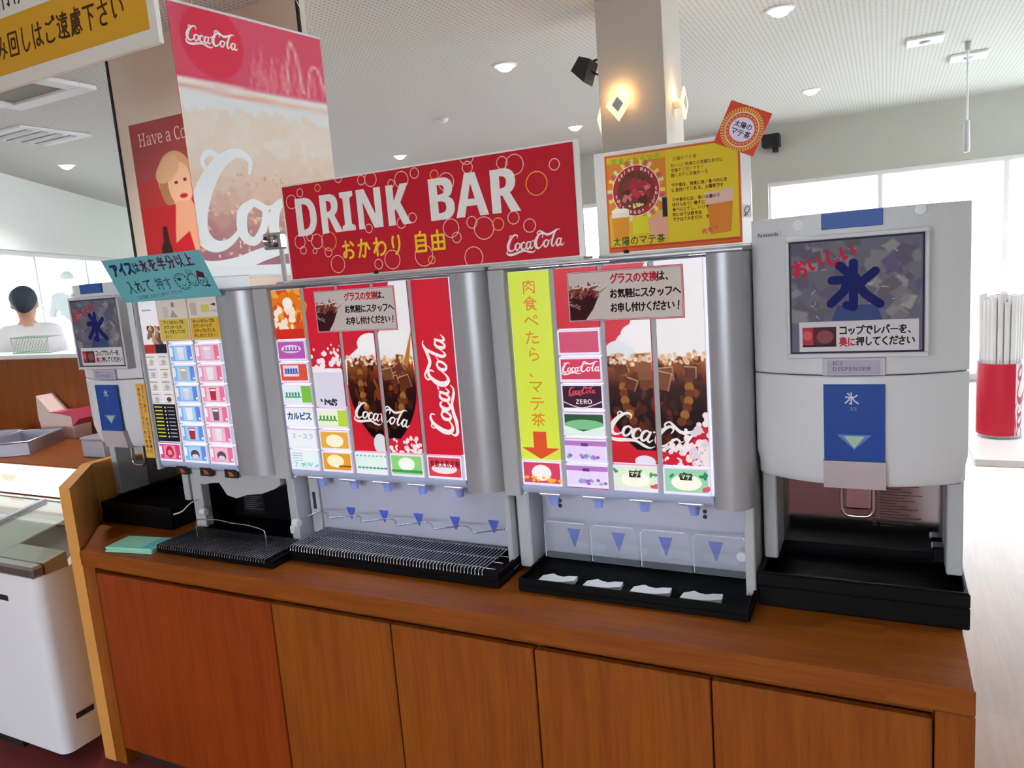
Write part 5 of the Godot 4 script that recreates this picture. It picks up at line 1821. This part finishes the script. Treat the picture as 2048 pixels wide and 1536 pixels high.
	rbox(st, Vector3(0.012, 0.0, -0.02), Vector3(0.028, 0.106, -0.012), 0.002)
	rbox(st, Vector3(0.005, 0.0, -0.04), Vector3(0.035, 0.006, 0.01), 0.002)
	part("bracket", st, M.grey, s)

# ---------------------------------------------------------------- pillar, column, lamps, ceiling fittings
func build_fixtures() -> void:
	var st := mb()
	rbox(st, Vector3(-3.985, 0, -1.66), Vector3(-2.57, 2.999, -1.6))
	var p := struct("wall_pillar", st, M.pillar, "wide beige partition panel behind the hanging banner")
	for x in [-3.993, -2.562]:
		boxp("dark_edge", Vector3(x - 0.007, 0.0, -1.605), Vector3(x + 0.007, 2.999, -1.592), M.ink, p, 0.0)
	st = mb()
	rbox(st, Vector3(-1.425, 0, -3.10), Vector3(-1.055, 2.999, -2.70), 0.004)
	struct("wall_column", st, M.column, "square beige column with diamond wall lamps")
	# downlights
	var dl := [Vector3(-2.38, 0, -3.505), Vector3(-0.561, 0, -3.579), Vector3(-0.605, 0, -6.259), Vector3(-2.88, 0, -6.115), Vector3(-5.07, 0, -6.094), Vector3(-7.542, 0, -3.663),
		Vector3(-3.35, 0, -0.85), Vector3(-5.6, 0, -0.9), Vector3(-0.55, 0, -0.9), Vector3(1.6, 0, -0.9), Vector3(-4.7, 0, 1.7), Vector3(-2.5, 0, 2.4), Vector3(-0.6, 0, 2.4), Vector3(1.6, 0, 2.4), Vector3(-2.5, 0, 4.3), Vector3(-0.6, 0, 4.3), Vector3(1.6, 0, -3.5)]  # unseen lamps added to light the fronts; the first brightens the pillar
	var glow := mat(hexc("fff8ee"), 0.5)
	glow.emission_enabled = true
	glow.emission = hexc("fffaf2")
	glow.emission_energy_multiplier = 6.0
	for i in dl.size():
		var o := thing("downlight", "round recessed downlight glowing white in the ceiling", "ceiling light", dl[i] + Vector3(0, 3.0, 0), "recessed ceiling downlights")
		st = mb()
		lathe(st, [Vector2(0.066, -0.001), Vector2(0.085, -0.001), Vector2(0.084, -0.008), Vector2(0.07, -0.010), Vector2(0.066, -0.001)], 24)
		part("trim_ring", st, M.frame_white, o)
		st = mb()
		lathe(st, [Vector2(0.0, -0.045), Vector2(0.02, -0.043), Vector2(0.045, -0.032), Vector2(0.066, -0.004)], 24)
		part("light_disc", st, glow, o)
		var l := SpotLight3D.new()
		l.name = "downlight_light"
		l.position = Vector3(0, -0.055, 0)
		l.rotation.x = -PI / 2
		l.spot_angle = 62.0
		l.spot_range = 12.0
		l.spot_attenuation = 2.0
		l.light_energy = LAMP
		l.light_size = 0.06
		l.light_color = Color(0.98, 0.99, 1.0)
		l.shadow_enabled = true
		o.add_child(l)
	# smoke detector, access plates, pull rod
	var sd := thing("smoke_detector", "small round white smoke detector on the ceiling", "smoke detector", Vector3(-3.643, 3.0, -4.723))
	st = mb()
	lathe(st, [Vector2(0.0, -0.035), Vector2(0.03, -0.034), Vector2(0.045, -0.02), Vector2(0.055, -0.001), Vector2(0, -0.001)], 20)
	part("cover", st, M.frame_white, sd)
	for q in [[Vector3(0.263, 3.0, -5.053), "square white ceiling plate beside the pull rod", 0.12], [Vector3(0.604, 3.0, -5.89), "small white ceiling plate behind the pull rod", 0.13]]:
		var o := thing("ceiling_plate", q[1], "ceiling plate", q[0])
		boxp("plate", Vector3(-q[2], -0.02, -q[2]), Vector3(q[2], -0.0005, q[2]), M.frame_white, o, 0.004)
		st = mb()
		lathe(st, [Vector2(0, -0.03), Vector2(0.03, -0.028), Vector2(0.04, -0.02), Vector2(0, -0.019)], 16)
		part("cap", st, M.grey, o)
	var pr := thing("pull_rod", "thin white rod with handle hanging from the ceiling before the window", "rod", Vector3(0.56, 3.0, -5.4))
	st = mb()
	lathe(st, [Vector2(0, -0.06), Vector2(0.018, -0.06), Vector2(0.022, -0.001), Vector2(0, -0.001)], 12)
	part("socket", st, M.grey, pr)
	st = mb()
	tube(st, [Vector3(0, -0.05, 0), Vector3(0, -0.56, 0)], 0.008, 8)
	part("rod", st, M.frame_white, pr)
	st = mb()
	lathe(st, [Vector2(0, -0.80), Vector2(0.02, -0.80), Vector2(0.024, -0.77), Vector2(0.020, -0.57), Vector2(0, -0.56)], 14)
	part("handle", st, M.white_plastic, pr)
	# diamond wall lamps on the column
	for k in 3:
		var lab: String = ["warm diamond shaped wall lamp on the column front", "warm diamond shaped wall lamp on the column's lit right side", "warm diamond shaped wall lamp on the column's shaded left side"][k]
		var at: Vector3 = [Vector3(-1.30, 2.425, -2.70), Vector3(-1.055, 2.42, -2.88), Vector3(-1.425, 2.40, -2.90)][k]
		var o := thing("wall_lamp", lab, "wall lamp", at, "", [0.0, PI / 2, -PI / 2][k])
		o.rotation.z = 0.0
		st = mb()
		var a := 0.088
		extr(st, PackedVector2Array([Vector2(0, a), Vector2(a * 0.8, 0), Vector2(0, -a), Vector2(-a * 0.8, 0)]), 2, 0.055, 0.066, 0.9)
		var sm := mat(hexc("f4dcbc"), 0.5)
		sm.emission_enabled = true
		sm.emission = hexc("ffd9a8")
		sm.emission_energy_multiplier = 1.1
		part("lamp_shade", st, sm, o)
		st = mb()
		extr(st, PackedVector2Array([Vector2(0, 0.04), Vector2(0.032, 0), Vector2(0, -0.04), Vector2(-0.032, 0)]), 2, 0.0665, 0.070, 0.9)
		part("shade_plate", st, M.grey, o)
		boxp("lamp_mount", Vector3(-0.02, -0.02, 0.0), Vector3(0.02, 0.02, 0.055), M.frame_white, o, 0.002)
		var l := OmniLight3D.new()
		l.name = "wall_lamp_light"
		l.position = Vector3(0, 0.05, 0.03)
		l.light_energy = 0.035
		l.light_size = 0.02
		l.omni_range = 8.0
		l.omni_attenuation = 2.0
		l.light_color = Color(1.0, 0.78, 0.5)
		l.shadow_enabled = true
		o.add_child(l)
	# black box speaker on the column, camera box on the back wall
	var sp := thing("speaker", "small black loudspeaker tilted on a bracket beside the column", "speaker", Vector3(-1.53, 2.675, -2.82))
	st = mb()
	extr(st, PackedVector2Array([Vector2(-0.075, 0.0), Vector2(-0.02, 0.07), Vector2(0.045, 0.045), Vector2(0.0, -0.075)]), 2, -0.07, 0.07)
	part("cabinet", st, M.black_matt, sp)
	st = mb()
	tube(st, bend([Vector3(0.02, 0.03, 0), Vector3(0.06, 0.05, 0), Vector3(0.09, 0.02, 0), Vector3(0.104, 0.0, 0)], 4), 0.008, 6)
	tube(st, bend([Vector3(0.02, 0.0, 0), Vector3(0.06, -0.03, 0), Vector3(0.104, -0.02, 0)], 4), 0.006, 6)
	part("bracket", st, M.ink, sp)
	var bb := thing("security_camera", "small black camera box on the wall above the window", "camera", Vector3(-1.16, 2.80, -8.0))
	boxp("body", Vector3(-0.10, -0.06, 0.03), Vector3(0.09, 0.08, 0.22), M.black_matt, bb, 0.006)
	boxp("mount", Vector3(0.0, -0.11, 0.001), Vector3(0.06, -0.05, 0.10), M.ink, bb, 0.004)
	# ceiling air conditioner at the left
	var ac := thing("air_conditioner", "square recessed air conditioner in the ceiling with grey panel painted for its shaded cavity", "air conditioner", Vector3(-5.10, 3.0, -1.60))
	st = mb()
	rbox(st, Vector3(-0.42, -0.03, -0.42), Vector3(0.42, -0.0005, -0.30), 0.004)
	rbox(st, Vector3(-0.42, -0.03, 0.30), Vector3(0.42, -0.0005, 0.42), 0.004)
	rbox(st, Vector3(-0.42, -0.03, -0.30), Vector3(-0.30, -0.0005, 0.30), 0.004)
	rbox(st, Vector3(0.30, -0.03, -0.30), Vector3(0.42, -0.0005, 0.30), 0.004)
	part("frame", st, M.frame_white, ac)
	boxp("recess_shade", Vector3(-0.30, -0.012, -0.30), Vector3(0.30, -0.0005, 0.30), mat(hexc("8f8d82"), 0.8), ac, 0.0)  # flat grey panel, its tone painting the shade inside the cavity
	ac = thing("ceiling_vent", "pale square ceiling vent beside the pillar", "vent", Vector3(-6.35, 3.0, -2.62))
	boxp("frame", Vector3(-0.3, -0.02, -0.3), Vector3(0.3, -0.0005, 0.3), M.frame_white, ac, 0.004)
	for i in 4:
		boxp("slat", Vector3(-0.24, -0.03, -0.2 + i * 0.12), Vector3(0.24, -0.0205, -0.14 + i * 0.12), M.grey, ac, 0.001)

# ---------------------------------------------------------------- freezer corner at the left
func build_freezer_corner() -> void:
	var fz := thing("chest_freezer", "white chest freezer with sloping glass lid beside the counter", "freezer", Vector3(-3.05, 0, -0.10))
	# local: right side x = +0.55, front z = +0.20
	var st := mb()
	var p := PackedVector2Array()
	p.append_array([Vector2(-0.235, -0.55), Vector2(-0.235, 0.27), Vector2(-0.19, 0.27), Vector2(0.075, 0.55)])
	p.append_array(arc_pts(Vector2(0.165, 0.515), 0.035, PI / 2, 0.0, 8))
	p.append_array(arc_pts(Vector2(0.165, -0.515), 0.035, 0.0, -PI / 2, 8))
	extr(st, p, 1, 0.06, 0.70, 0.6)
	part("cabinet", st, mat(hexc("dcd9da"), 0.35), fz)
	st = mb()
	rbox(st, Vector3(-0.53, 0.0005, -0.22), Vector3(0.24, 0.06, 0.17), 0.0)
	part("base", st, M.black_matt, fz)
	boxp("side_slot", Vector3(0.5495, 0.165, 0.080), Vector3(0.5515, 0.185, 0.145), M.ink, fz, 0.0)
	boxp("badge", Vector3(0.30, 0.60, 0.1995), Vector3(0.38, 0.62, 0.201), M.ink, fz, 0.0)
	st = mb()
	extr(st, PackedVector2Array([Vector2(-0.20, -0.51), Vector2(-0.20, 0.25), Vector2(0.07, 0.51), Vector2(0.16, 0.51), Vector2(0.16, -0.51)]), 1, 0.7005, 0.704)
	part("interior_shade", st, mat(hexc("5c5444"), 0.5), fz)  # dark olive plate painting the dim interior and murky reflections under the glass
	# metal rim, sliding glass lids (profile y, z rising to the back)
	boxp("front_rim", Vector3(-0.56, 0.70, 0.165), Vector3(0.56, 0.740, 0.21), M.chrome_dull, fz, 0.008)
	boxp("back_rim", Vector3(-0.56, 0.762, -0.235), Vector3(0.27, 0.800, -0.20), M.chrome_dull, fz, 0.008)
	st = mb()
	extr(st, PackedVector2Array([Vector2(0.70, 0.164), Vector2(0.74, 0.164), Vector2(0.754, 0.085), Vector2(0.70, 0.085)]), 0, 0.515, 0.555)
	part("side_rim", st, mat(hexc("8c7c64"), 0.3, 0.5), fz)
	st = mb()
	extr(st, PackedVector2Array([Vector2(0.70, 0.164), Vector2(0.74, 0.164), Vector2(0.80, -0.199), Vector2(0.762, -0.199), Vector2(0.70, -0.199)]), 0, -0.56, -0.515)
	part("side_rim", st, mat(hexc("8c7c64"), 0.3, 0.5), fz)
	st = mb()
	extr(st, PackedVector2Array([Vector2(0.735, 0.164), Vector2(0.740, 0.164), Vector2(0.798, -0.199), Vector2(0.793, -0.199)]), 0, -0.514, 0.28)
	extr(st, PackedVector2Array([Vector2(0.735, 0.164), Vector2(0.740, 0.164), Vector2(0.754, 0.085), Vector2(0.749, 0.085)]), 0, 0.28, 0.514)
	part("glass_lid", st, M.lid_glass, fz)
	st = mb()
	extr(st, PackedVector2Array([Vector2(0.742, 0.164), Vector2(0.752, 0.164), Vector2(0.810, -0.199), Vector2(0.800, -0.199)]), 0, -0.02, 0.0)
	part("lid_frame", st, M.steel, fz)
	# lit white header board behind the lid
	var hb := thing("header_board", "glowing white board with pale pictures behind the freezer lid", "light board", Vector3(-3.35, 0.79, -0.385))
	var im := canvas(800, 110, hexc("f4f4ee"))
	rect(im, 0, 0, 800, 12, hexc("dfe6cc"))
	for i in 5:
		disc(im, 330 + i * 12, 50 + (i % 2) * 10, 16, 9, hexc("e4b49c"))
		disc(im, 410 + i * 6, 60 + i * 8, 12, 6, hexc("c2cbb4"))
	var hm := tex_mat(im, 0.4, 1.1)
	var s := part("board", sheet(1.10, 0.128, 0.02), hm, hb, Vector3(0, 0.066, 0))
	s.rotation.x = -0.10
	var l := AreaLight3D.new()
	l.name = "board_light"
	l.area_size = Vector2(1.1, 0.15)
	l.light_energy = 0.05
	l.shadow_enabled = true
	l.position = Vector3(0, 0.09, 0.05)
	l.rotation.y = PI
	hb.add_child(l)
	# wooden shelf and high partition
	var sh := thing("shelf_counter", "orange wooden shelf behind the freezer holding steel trays", "counter", Vector3(-3.6, 0, -0.85))
	boxp("worktop", Vector3(-1.2, 0.922, -0.02), Vector3(0.88, 0.93, 0.49), M.wood, sh, 0.003, 0)
	boxp("carcass", Vector3(-1.2, 0.0, -0.02), Vector3(0.88, 0.9215, 0.44), M.wood, sh, 0.0)
	boxp("back_panel", Vector3(-1.2, 0.0, -0.055), Vector3(0.88, 1.318, -0.0205), M.wood, sh, 0.002)
	boxp("side_upright", Vector3(-1.2, 0.931, -0.02), Vector3(-1.155, 1.275, 0.30), mat(hexc("9a8c88"), 0.5), sh, 0.002)
	boxp("ledge", Vector3(-1.22, 1.3185, -0.16), Vector3(0.89, 1.342, 0.0), M.frame_white, sh, 0.003)
	for i in 2:
		var t := thing("steel_tray", ["open stainless steel tray on the wooden shelf beside the paper bag", "open stainless steel tray on the wooden shelf nearer the freezer edge"][i], "tray", Vector3([-3.587, -3.83][i], 0.9305, [-0.556, -0.50][i]), "", 0.545)
		st = mb()
		for e in [[-0.10, 0.10, 0.151, 0.155], [-0.10, 0.10, -0.155, -0.151]]:
			rbox(st, Vector3(e[0], 0.0, e[2]), Vector3(e[1], 0.06, e[3]), 0.001)
		for e in [[-0.102, -0.098], [0.098, 0.102]]:
			rbox(st, Vector3(e[0], 0.0, -0.154), Vector3(e[1], 0.06, 0.154), 0.001)
		rbox(st, Vector3(-0.10, 0.0, -0.154), Vector3(0.10, 0.003, 0.154), 0.0)
		part("pan", st, M.steel, t)
		st = mb()
		tube(st, [Vector3(-0.107, 0.061, 0.16), Vector3(0.107, 0.061, 0.16), Vector3(0.107, 0.061, -0.16), Vector3(-0.107, 0.061, -0.16), Vector3(-0.107, 0.061, 0.16)], 0.005, 6)
		part("rim", st, M.wire, t)
	# paper bag with pink contents, small tin
	var bg := thing("paper_bag", "white and pink paper bag with folded corner standing on the shelf", "bag", Vector3(-3.67, 0.9305, -0.818))
	st = mb()
	extr(st, PackedVector2Array([Vector2(-0.13, 0.0), Vector2(0.12, 0.0), Vector2(0.13, 0.10), Vector2(0.06, 0.13), Vector2(-0.04, 0.125), Vector2(-0.14, 0.21), Vector2(-0.15, 0.10)]), 2, -0.045, 0.045, 0.5)
	part("bag", st, mat(hexc("dcc2b8"), 0.8), bg)
	st = mb()
	extr(st, PackedVector2Array([Vector2(-0.07, 0.128), Vector2(0.05, 0.132), Vector2(0.16, 0.15), Vector2(0.18, 0.10), Vector2(0.12, 0.06), Vector2(0.122, 0.11), Vector2(0.04, 0.12)]), 2, -0.048, 0.048, 0.5)
	part("wrapper", st, mat(hexc("c84a64"), 0.5), bg)
	var tin := thing("steel_tin", "small square steel tin on the shelf beside the ice dispenser", "tin", Vector3(-3.01, 0.9305, -0.56))
	boxp("body", Vector3(-0.07, 0.0, -0.06), Vector3(0.07, 0.075, 0.06), M.steel, tin, 0.004)
	boxp("lid", Vector3(-0.073, 0.0755, -0.063), Vector3(0.073, 0.085, 0.063), M.silver, tin, 0.003)
	# wire basket on the ledge
	var wb := thing("wire_basket", "pale green wire mesh basket standing on the white ledge", "basket", Vector3(-3.98, 1.3445, -0.93))
	wb.scale = Vector3(0.62, 1.1, 0.62)
	st = mb()
	for i in 13:
		var x := -0.24 + i * 0.04
		tube(st, [Vector3(x, 0.002, 0.07), Vector3(clampf(x + 0.09, -0.26, 0.26), 0.075, 0.07)], 0.002, 4)
		tube(st, [Vector3(x, 0.002, 0.07), Vector3(clampf(x - 0.09, -0.26, 0.26), 0.075, 0.07)], 0.002, 4)
	for y in [0.002, 0.075]:
		tube(st, [Vector3(-0.26, y, 0.07), Vector3(0.26, y, 0.07), Vector3(0.26, y, -0.07), Vector3(-0.26, y, -0.07), Vector3(-0.26, y, 0.07)], 0.003, 5)
	part("mesh", st, mat(hexc("8fb09c"), 0.4), wb)

# ---------------------------------------------------------------- right background
func build_back_right() -> void:
	var t := thing("side_table", "white high table behind the ice dispenser holding the straw jar", "table", Vector3(0.75, 0, -1.55))
	boxp("tabletop", Vector3(-0.50, 0.86, -0.45), Vector3(0.6, 0.888, 0.35), mat(hexc("ecebea"), 0.3), t, 0.004)
	for q in [Vector2(0.5, 0.27), Vector2(0.5, -0.37), Vector2(0.38, 0.27), Vector2(0.38, -0.37)]:
		boxp("leg", Vector3(q.x - 0.02, 0.0, q.y - 0.02), Vector3(q.x + 0.02, 0.8595, q.y + 0.02), M.frame_white, t, 0.002)
	var j := thing("straw_jar", "tall clear jar with red script label packed with white wrapped straws", "jar", Vector3(0.352, 0.8885, -1.52))
	var st := mb()
	lathe(st, [Vector2(0.0, 0.0), Vector2(0.066, 0.0), Vector2(0.069, 0.004), Vector2(0.069, 0.27), Vector2(0.066, 0.27), Vector2(0.066, 0.006), Vector2(0, 0.006)], 28)
	part("jar_body", st, M.acrylic, j)
	st = mb()
	lathe(st, [Vector2(0.0695, 0.012), Vector2(0.0702, 0.014), Vector2(0.0702, 0.255), Vector2(0.0695, 0.257)], 32)
	part("label", st, tex_mat(print_straw_label(), 0.4), j)
	var rng := RandomNumberGenerator.new()
	rng.seed = 77
	var straw := mat(hexc("efeeec"), 0.6)
	for gy in range(-4, 5):
		for gx in range(-4, 5):
			var q := Vector2(gx * 0.0180 + (gy % 2) * 0.0090, gy * 0.0157)
			if q.length() > 0.0560: continue
			var o := part("straw", mb_straw(Vector3(q.x, 0.008, q.y), Vector3(q.x * 1.07, 0.46 + rng.randf() * 0.03, q.y * 1.07)), straw, self)
			o.position = j.position
			tag(o, "white paper wrapped straw standing in the clear jar", "straw", "wrapped straws in the jar")

func mb_straw(a: Vector3, b: Vector3) -> SurfaceTool:
	var st := mb()
	tube(st, [a, b], 0.0082, 8)
	return st

# ---------------------------------------------------------------- people outside the left window
func smin(a: float, b: float, k: float) -> float:
	var h := maxf(k - absf(a - b), 0.0) / k
	return minf(a, b) - h * h * k * 0.25

# body as one skin round tapered bones [a, b, ra, rb, colour]
func skin(bones: Array, cell: float, k: float) -> ArrayMesh:
	var lo := Vector3(1e9, 1e9, 1e9)
	var hi := -lo
	for b in bones:
		for e in [[b[0], b[2]], [b[1], b[3]]]:
			var r: float = e[1] + cell * 2.0
			lo = lo.min(e[0] - Vector3(r, r, r))
			hi = hi.max(e[0] + Vector3(r, r, r))
	var n := Vector3i(((hi - lo) / cell).ceil()) + Vector3i.ONE
	var f := PackedFloat32Array()
	f.resize(n.x * n.y * n.z)
	f.fill(1.0)
	for b in bones:
		var A: Vector3 = b[0]
		var B: Vector3 = b[1]
		var ra: float = b[2]
		var rb: float = b[3]
		var m := maxf(ra, rb) + cell * 2.0 + k
		var i0 := Vector3i(((A.min(B) - Vector3(m, m, m) - lo) / cell).floor()).clamp(Vector3i.ZERO, n - Vector3i.ONE)
		var i1 := Vector3i(((A.max(B) + Vector3(m, m, m) - lo) / cell).ceil()).clamp(Vector3i.ZERO, n - Vector3i.ONE)
		var d := B - A
		var dd := maxf(d.length_squared(), 1e-9)
		for z in range(i0.z, i1.z + 1):
			for y in range(i0.y, i1.y + 1):
				for x in range(i0.x, i1.x + 1):
					var p := lo + Vector3(x, y, z) * cell
					var t := clampf((p - A).dot(d) / dd, 0.0, 1.0)
					var s := (p - A - d * t).length() - lerpf(ra, rb, t)
					var at := (z * n.y + y) * n.x + x
					f[at] = smin(f[at], s, k)
	var vid := {}
	var vs := []
	var st := mb()
	for z in n.z - 1:
		for y in n.y - 1:
			for x in n.x - 1:
				var sum := Vector3.ZERO
				var c := 0
				var base := (z * n.y + y) * n.x + x
				var s0 := f[base] < 0.0
				var mixed := false
				for q in [1, n.x, n.x + 1, n.x * n.y, n.x * n.y + 1, n.x * n.y + n.x, n.x * n.y + n.x + 1]:
					if (f[base + q] < 0.0) != s0:
						mixed = true
						break
				if not mixed: continue
				for e in [[0, 0, 0, 1, 0, 0], [0, 1, 0, 1, 1, 0], [0, 0, 1, 1, 0, 1], [0, 1, 1, 1, 1, 1], [0, 0, 0, 0, 1, 0], [1, 0, 0, 1, 1, 0], [0, 0, 1, 0, 1, 1], [1, 0, 1, 1, 1, 1], [0, 0, 0, 0, 0, 1], [1, 0, 0, 1, 0, 1], [0, 1, 0, 0, 1, 1], [1, 1, 0, 1, 1, 1]]:
					var va := f[((z + e[2]) * n.y + y + e[1]) * n.x + x + e[0]]
					var vb := f[((z + e[5]) * n.y + y + e[4]) * n.x + x + e[3]]
					if (va < 0.0) != (vb < 0.0):
						var t := va / (va - vb)
						sum += Vector3(x + lerpf(e[0], e[3], t), y + lerpf(e[1], e[4], t), z + lerpf(e[2], e[5], t))
						c += 1
				vid[Vector3i(x, y, z)] = vs.size()
				vs.append(lo + sum / c * cell)
	var tris := []
	for key in vid:
		var x: int = key.x
		var y: int = key.y
		var z: int = key.z
		var v0 := f[(z * n.y + y) * n.x + x] < 0.0
		for ax in 3:
			var q := Vector3i.ZERO
			q[ax] = 1
			var v1 := f[((z + q.z) * n.y + y + q.y) * n.x + x + q.x] < 0.0
			if v0 == v1: continue
			var u := Vector3i.ZERO
			var w := Vector3i.ZERO
			u[(ax + 1) % 3] = 1
			w[(ax + 2) % 3] = 1
			var ids := [key, key - u, key - u - w, key - w]
			if not (vid.has(ids[1]) and vid.has(ids[2]) and vid.has(ids[3])): continue
			var a: int = vid[ids[0]]
			var b: int = vid[ids[1]]
			var c: int = vid[ids[2]]
			var d: int = vid[ids[3]]
			if v0: tris.append_array([a, c, b, a, d, c])
			else: tris.append_array([a, b, c, a, c, d])
	var nr := []
	nr.resize(vs.size())
	nr.fill(Vector3.ZERO)
	for i in range(0, tris.size(), 3):
		var g: Vector3 = (vs[tris[i + 2]] - vs[tris[i]]).cross(vs[tris[i + 1]] - vs[tris[i]])
		for k2 in 3:
			nr[tris[i + k2]] += g
	var cols := []
	for p in vs:
		var best := 1e9
		var col := Color.WHITE
		for b in bones:
			var d: Vector3 = b[1] - b[0]
			var t := clampf((p - b[0]).dot(d) / maxf(d.length_squared(), 1e-9), 0.0, 1.0)
			var s: float = (p - b[0] - d * t).length() - lerpf(b[2], b[3], t)
			if s < best:
				best = s
				col = b[4]
		cols.append(col)
	for i in range(0, tris.size(), 3):
		for k2 in 3:
			var v: int = tris[i + k2]
			st.set_color(cols[v])
			st.set_normal(nr[v].normalized())
			st.add_vertex(vs[v])
	return st.commit()

func build_people() -> void:
	# raised paving outside the skew wall, where the second person stands
	var st := mb()
	extr(st, PackedVector2Array([Vector2(-1.0, -7.4), Vector2(-10.2, -14.1), Vector2(-4.0, -22.0), Vector2(6.0, -15.0)]), 1, -0.25, 0.31)
	struct("floor_terrace", st, M.ground, "bright raised paving outside the left window")
	var body := mat(Color(1, 1, 1), 0.8)
	body.vertex_color_use_as_albedo = true
	var hair := mat(hexc("26303e"), 0.7)
	var skin_c := hexc("c89a80").srgb_to_linear()
	var white := hexc("dedede").srgb_to_linear()
	var dark := hexc("33424e").srgb_to_linear()
	var shoe := hexc("202020").srgb_to_linear()
	# first person: white shirt, dark hair, seen from behind
	var where := [PERSON1, PERSON2]
	for i in 2:
		var shirt: Color = white if i == 0 else hexc("141d22").srgb_to_linear()
		var legs: Color = dark if i == 0 else hexc("10241f").srgb_to_linear()
		var V := func(x: float, y: float, z: float) -> Vector3: return Vector3(x, y, z)
		var lean := 0.0 if i == 0 else 0.16
		var B := []
		for s in [-1, 1]:
			B.append([V.call(s * 0.09, 0.93, 0), V.call(s * 0.10, 0.50, 0.02), 0.095, 0.065, legs])
			B.append([V.call(s * 0.10, 0.50, 0.02), V.call(s * 0.10, 0.09, -0.02), 0.062, 0.042, legs])
			B.append([V.call(s * 0.10, 0.045, -0.03), V.call(s * 0.11, 0.035, 0.13), 0.044, 0.034, shoe])
			B.append([V.call(s * 0.17, 1.38, lean * 0.9), V.call(s * 0.24, 1.10, lean * 0.5 + 0.02), 0.056, 0.045, shirt])
			B.append([V.call(s * 0.24, 1.10, lean * 0.5 + 0.02), V.call(s * 0.20, 0.90, 0.20), 0.042, 0.032, shirt if i == 0 else skin_c])
			B.append([V.call(s * 0.20, 0.90, 0.20), V.call(s * 0.19, 0.85, 0.26), 0.034, 0.022, skin_c])
			for g in 4:
				B.append([V.call(s * 0.19 + (g - 1.5) * 0.017, 0.85, 0.262), V.call(s * 0.185 + (g - 1.5) * 0.019, 0.80, 0.30), 0.010, 0.008, skin_c])
			B.append([V.call(s * 0.17, 0.86, 0.25), V.call(s * 0.14, 0.83, 0.28), 0.011, 0.009, skin_c])
		B.append([V.call(-0.07, 0.97, 0), V.call(0.07, 0.97, 0), 0.115, 0.115, legs])
		B.append([V.call(0, 1.02, 0.01), V.call(0, 1.22, lean * 0.5), 0.125, 0.135, shirt])
		B.append([V.call(-0.08, 1.30, lean * 0.75), V.call(0.08, 1.30, lean * 0.75), 0.125, 0.125, shirt])
		B.append([V.call(-0.13, 1.39, lean), V.call(0.13, 1.39, lean), 0.066, 0.066, shirt])
		B.append([V.call(0, 1.42, lean), V.call(0, 1.53, lean * 1.3 + 0.01), 0.056, 0.052, skin_c])
		B.append([V.call(0, 1.565, lean * 1.5 + 0.035), V.call(0, 1.64, lean * 1.5 + 0.01), 0.068, 0.088, skin_c])
		B.append([V.call(0, 1.585, lean * 1.5 + 0.098), V.call(0, 1.60, lean * 1.5 + 0.108), 0.012, 0.008, skin_c])
		for s in [-1, 1]:
			B.append([V.call(s * 0.088, 1.59, lean * 1.5 + 0.0), V.call(s * 0.090, 1.61, lean * 1.5 - 0.005), 0.014, 0.014, skin_c])
		var who := thing("person", ["person in a white shirt with dark hair standing behind the shelf ledge", "person in a dark vest and pale apron leaning forward outside the window"][i], "person", where[i][0], "", where[i][1])
		part("body", skin(B, 0.022, 0.035), body, who)
		part("hair", skin([[V.call(0, 1.655, lean * 1.5 - 0.012), V.call(0, 1.672, lean * 1.5 + 0.02), 0.096, 0.085, white], [V.call(0, 1.60, lean * 1.5 - 0.05), V.call(0, 1.65, lean * 1.5 - 0.03), 0.060, 0.08, white]], 0.015, 0.03), hair if i == 0 else mat(hexc("16151a"), 0.7), who)
		if i == 1:
			st = mb()
			extr(st, PackedVector2Array([Vector2(0.13, -0.15), Vector2(0.15, 0.0), Vector2(0.13, 0.15), Vector2(-0.02, 0.155), Vector2(-0.02, 0.147), Vector2(0.12, 0.142), Vector2(0.14, 0.0), Vector2(0.12, -0.142), Vector2(-0.02, -0.147), Vector2(-0.02, -0.155)]), 1, 0.60, 1.12, 0.5)
			part("apron", st, mat(hexc("dfe2ea"), 0.85), who)

const PERSON1 := [Vector3(-6.02, 0.0, -2.1), 4.0]
const PERSON2 := [Vector3(-10.9, 0.31, -5.6), 1.2]
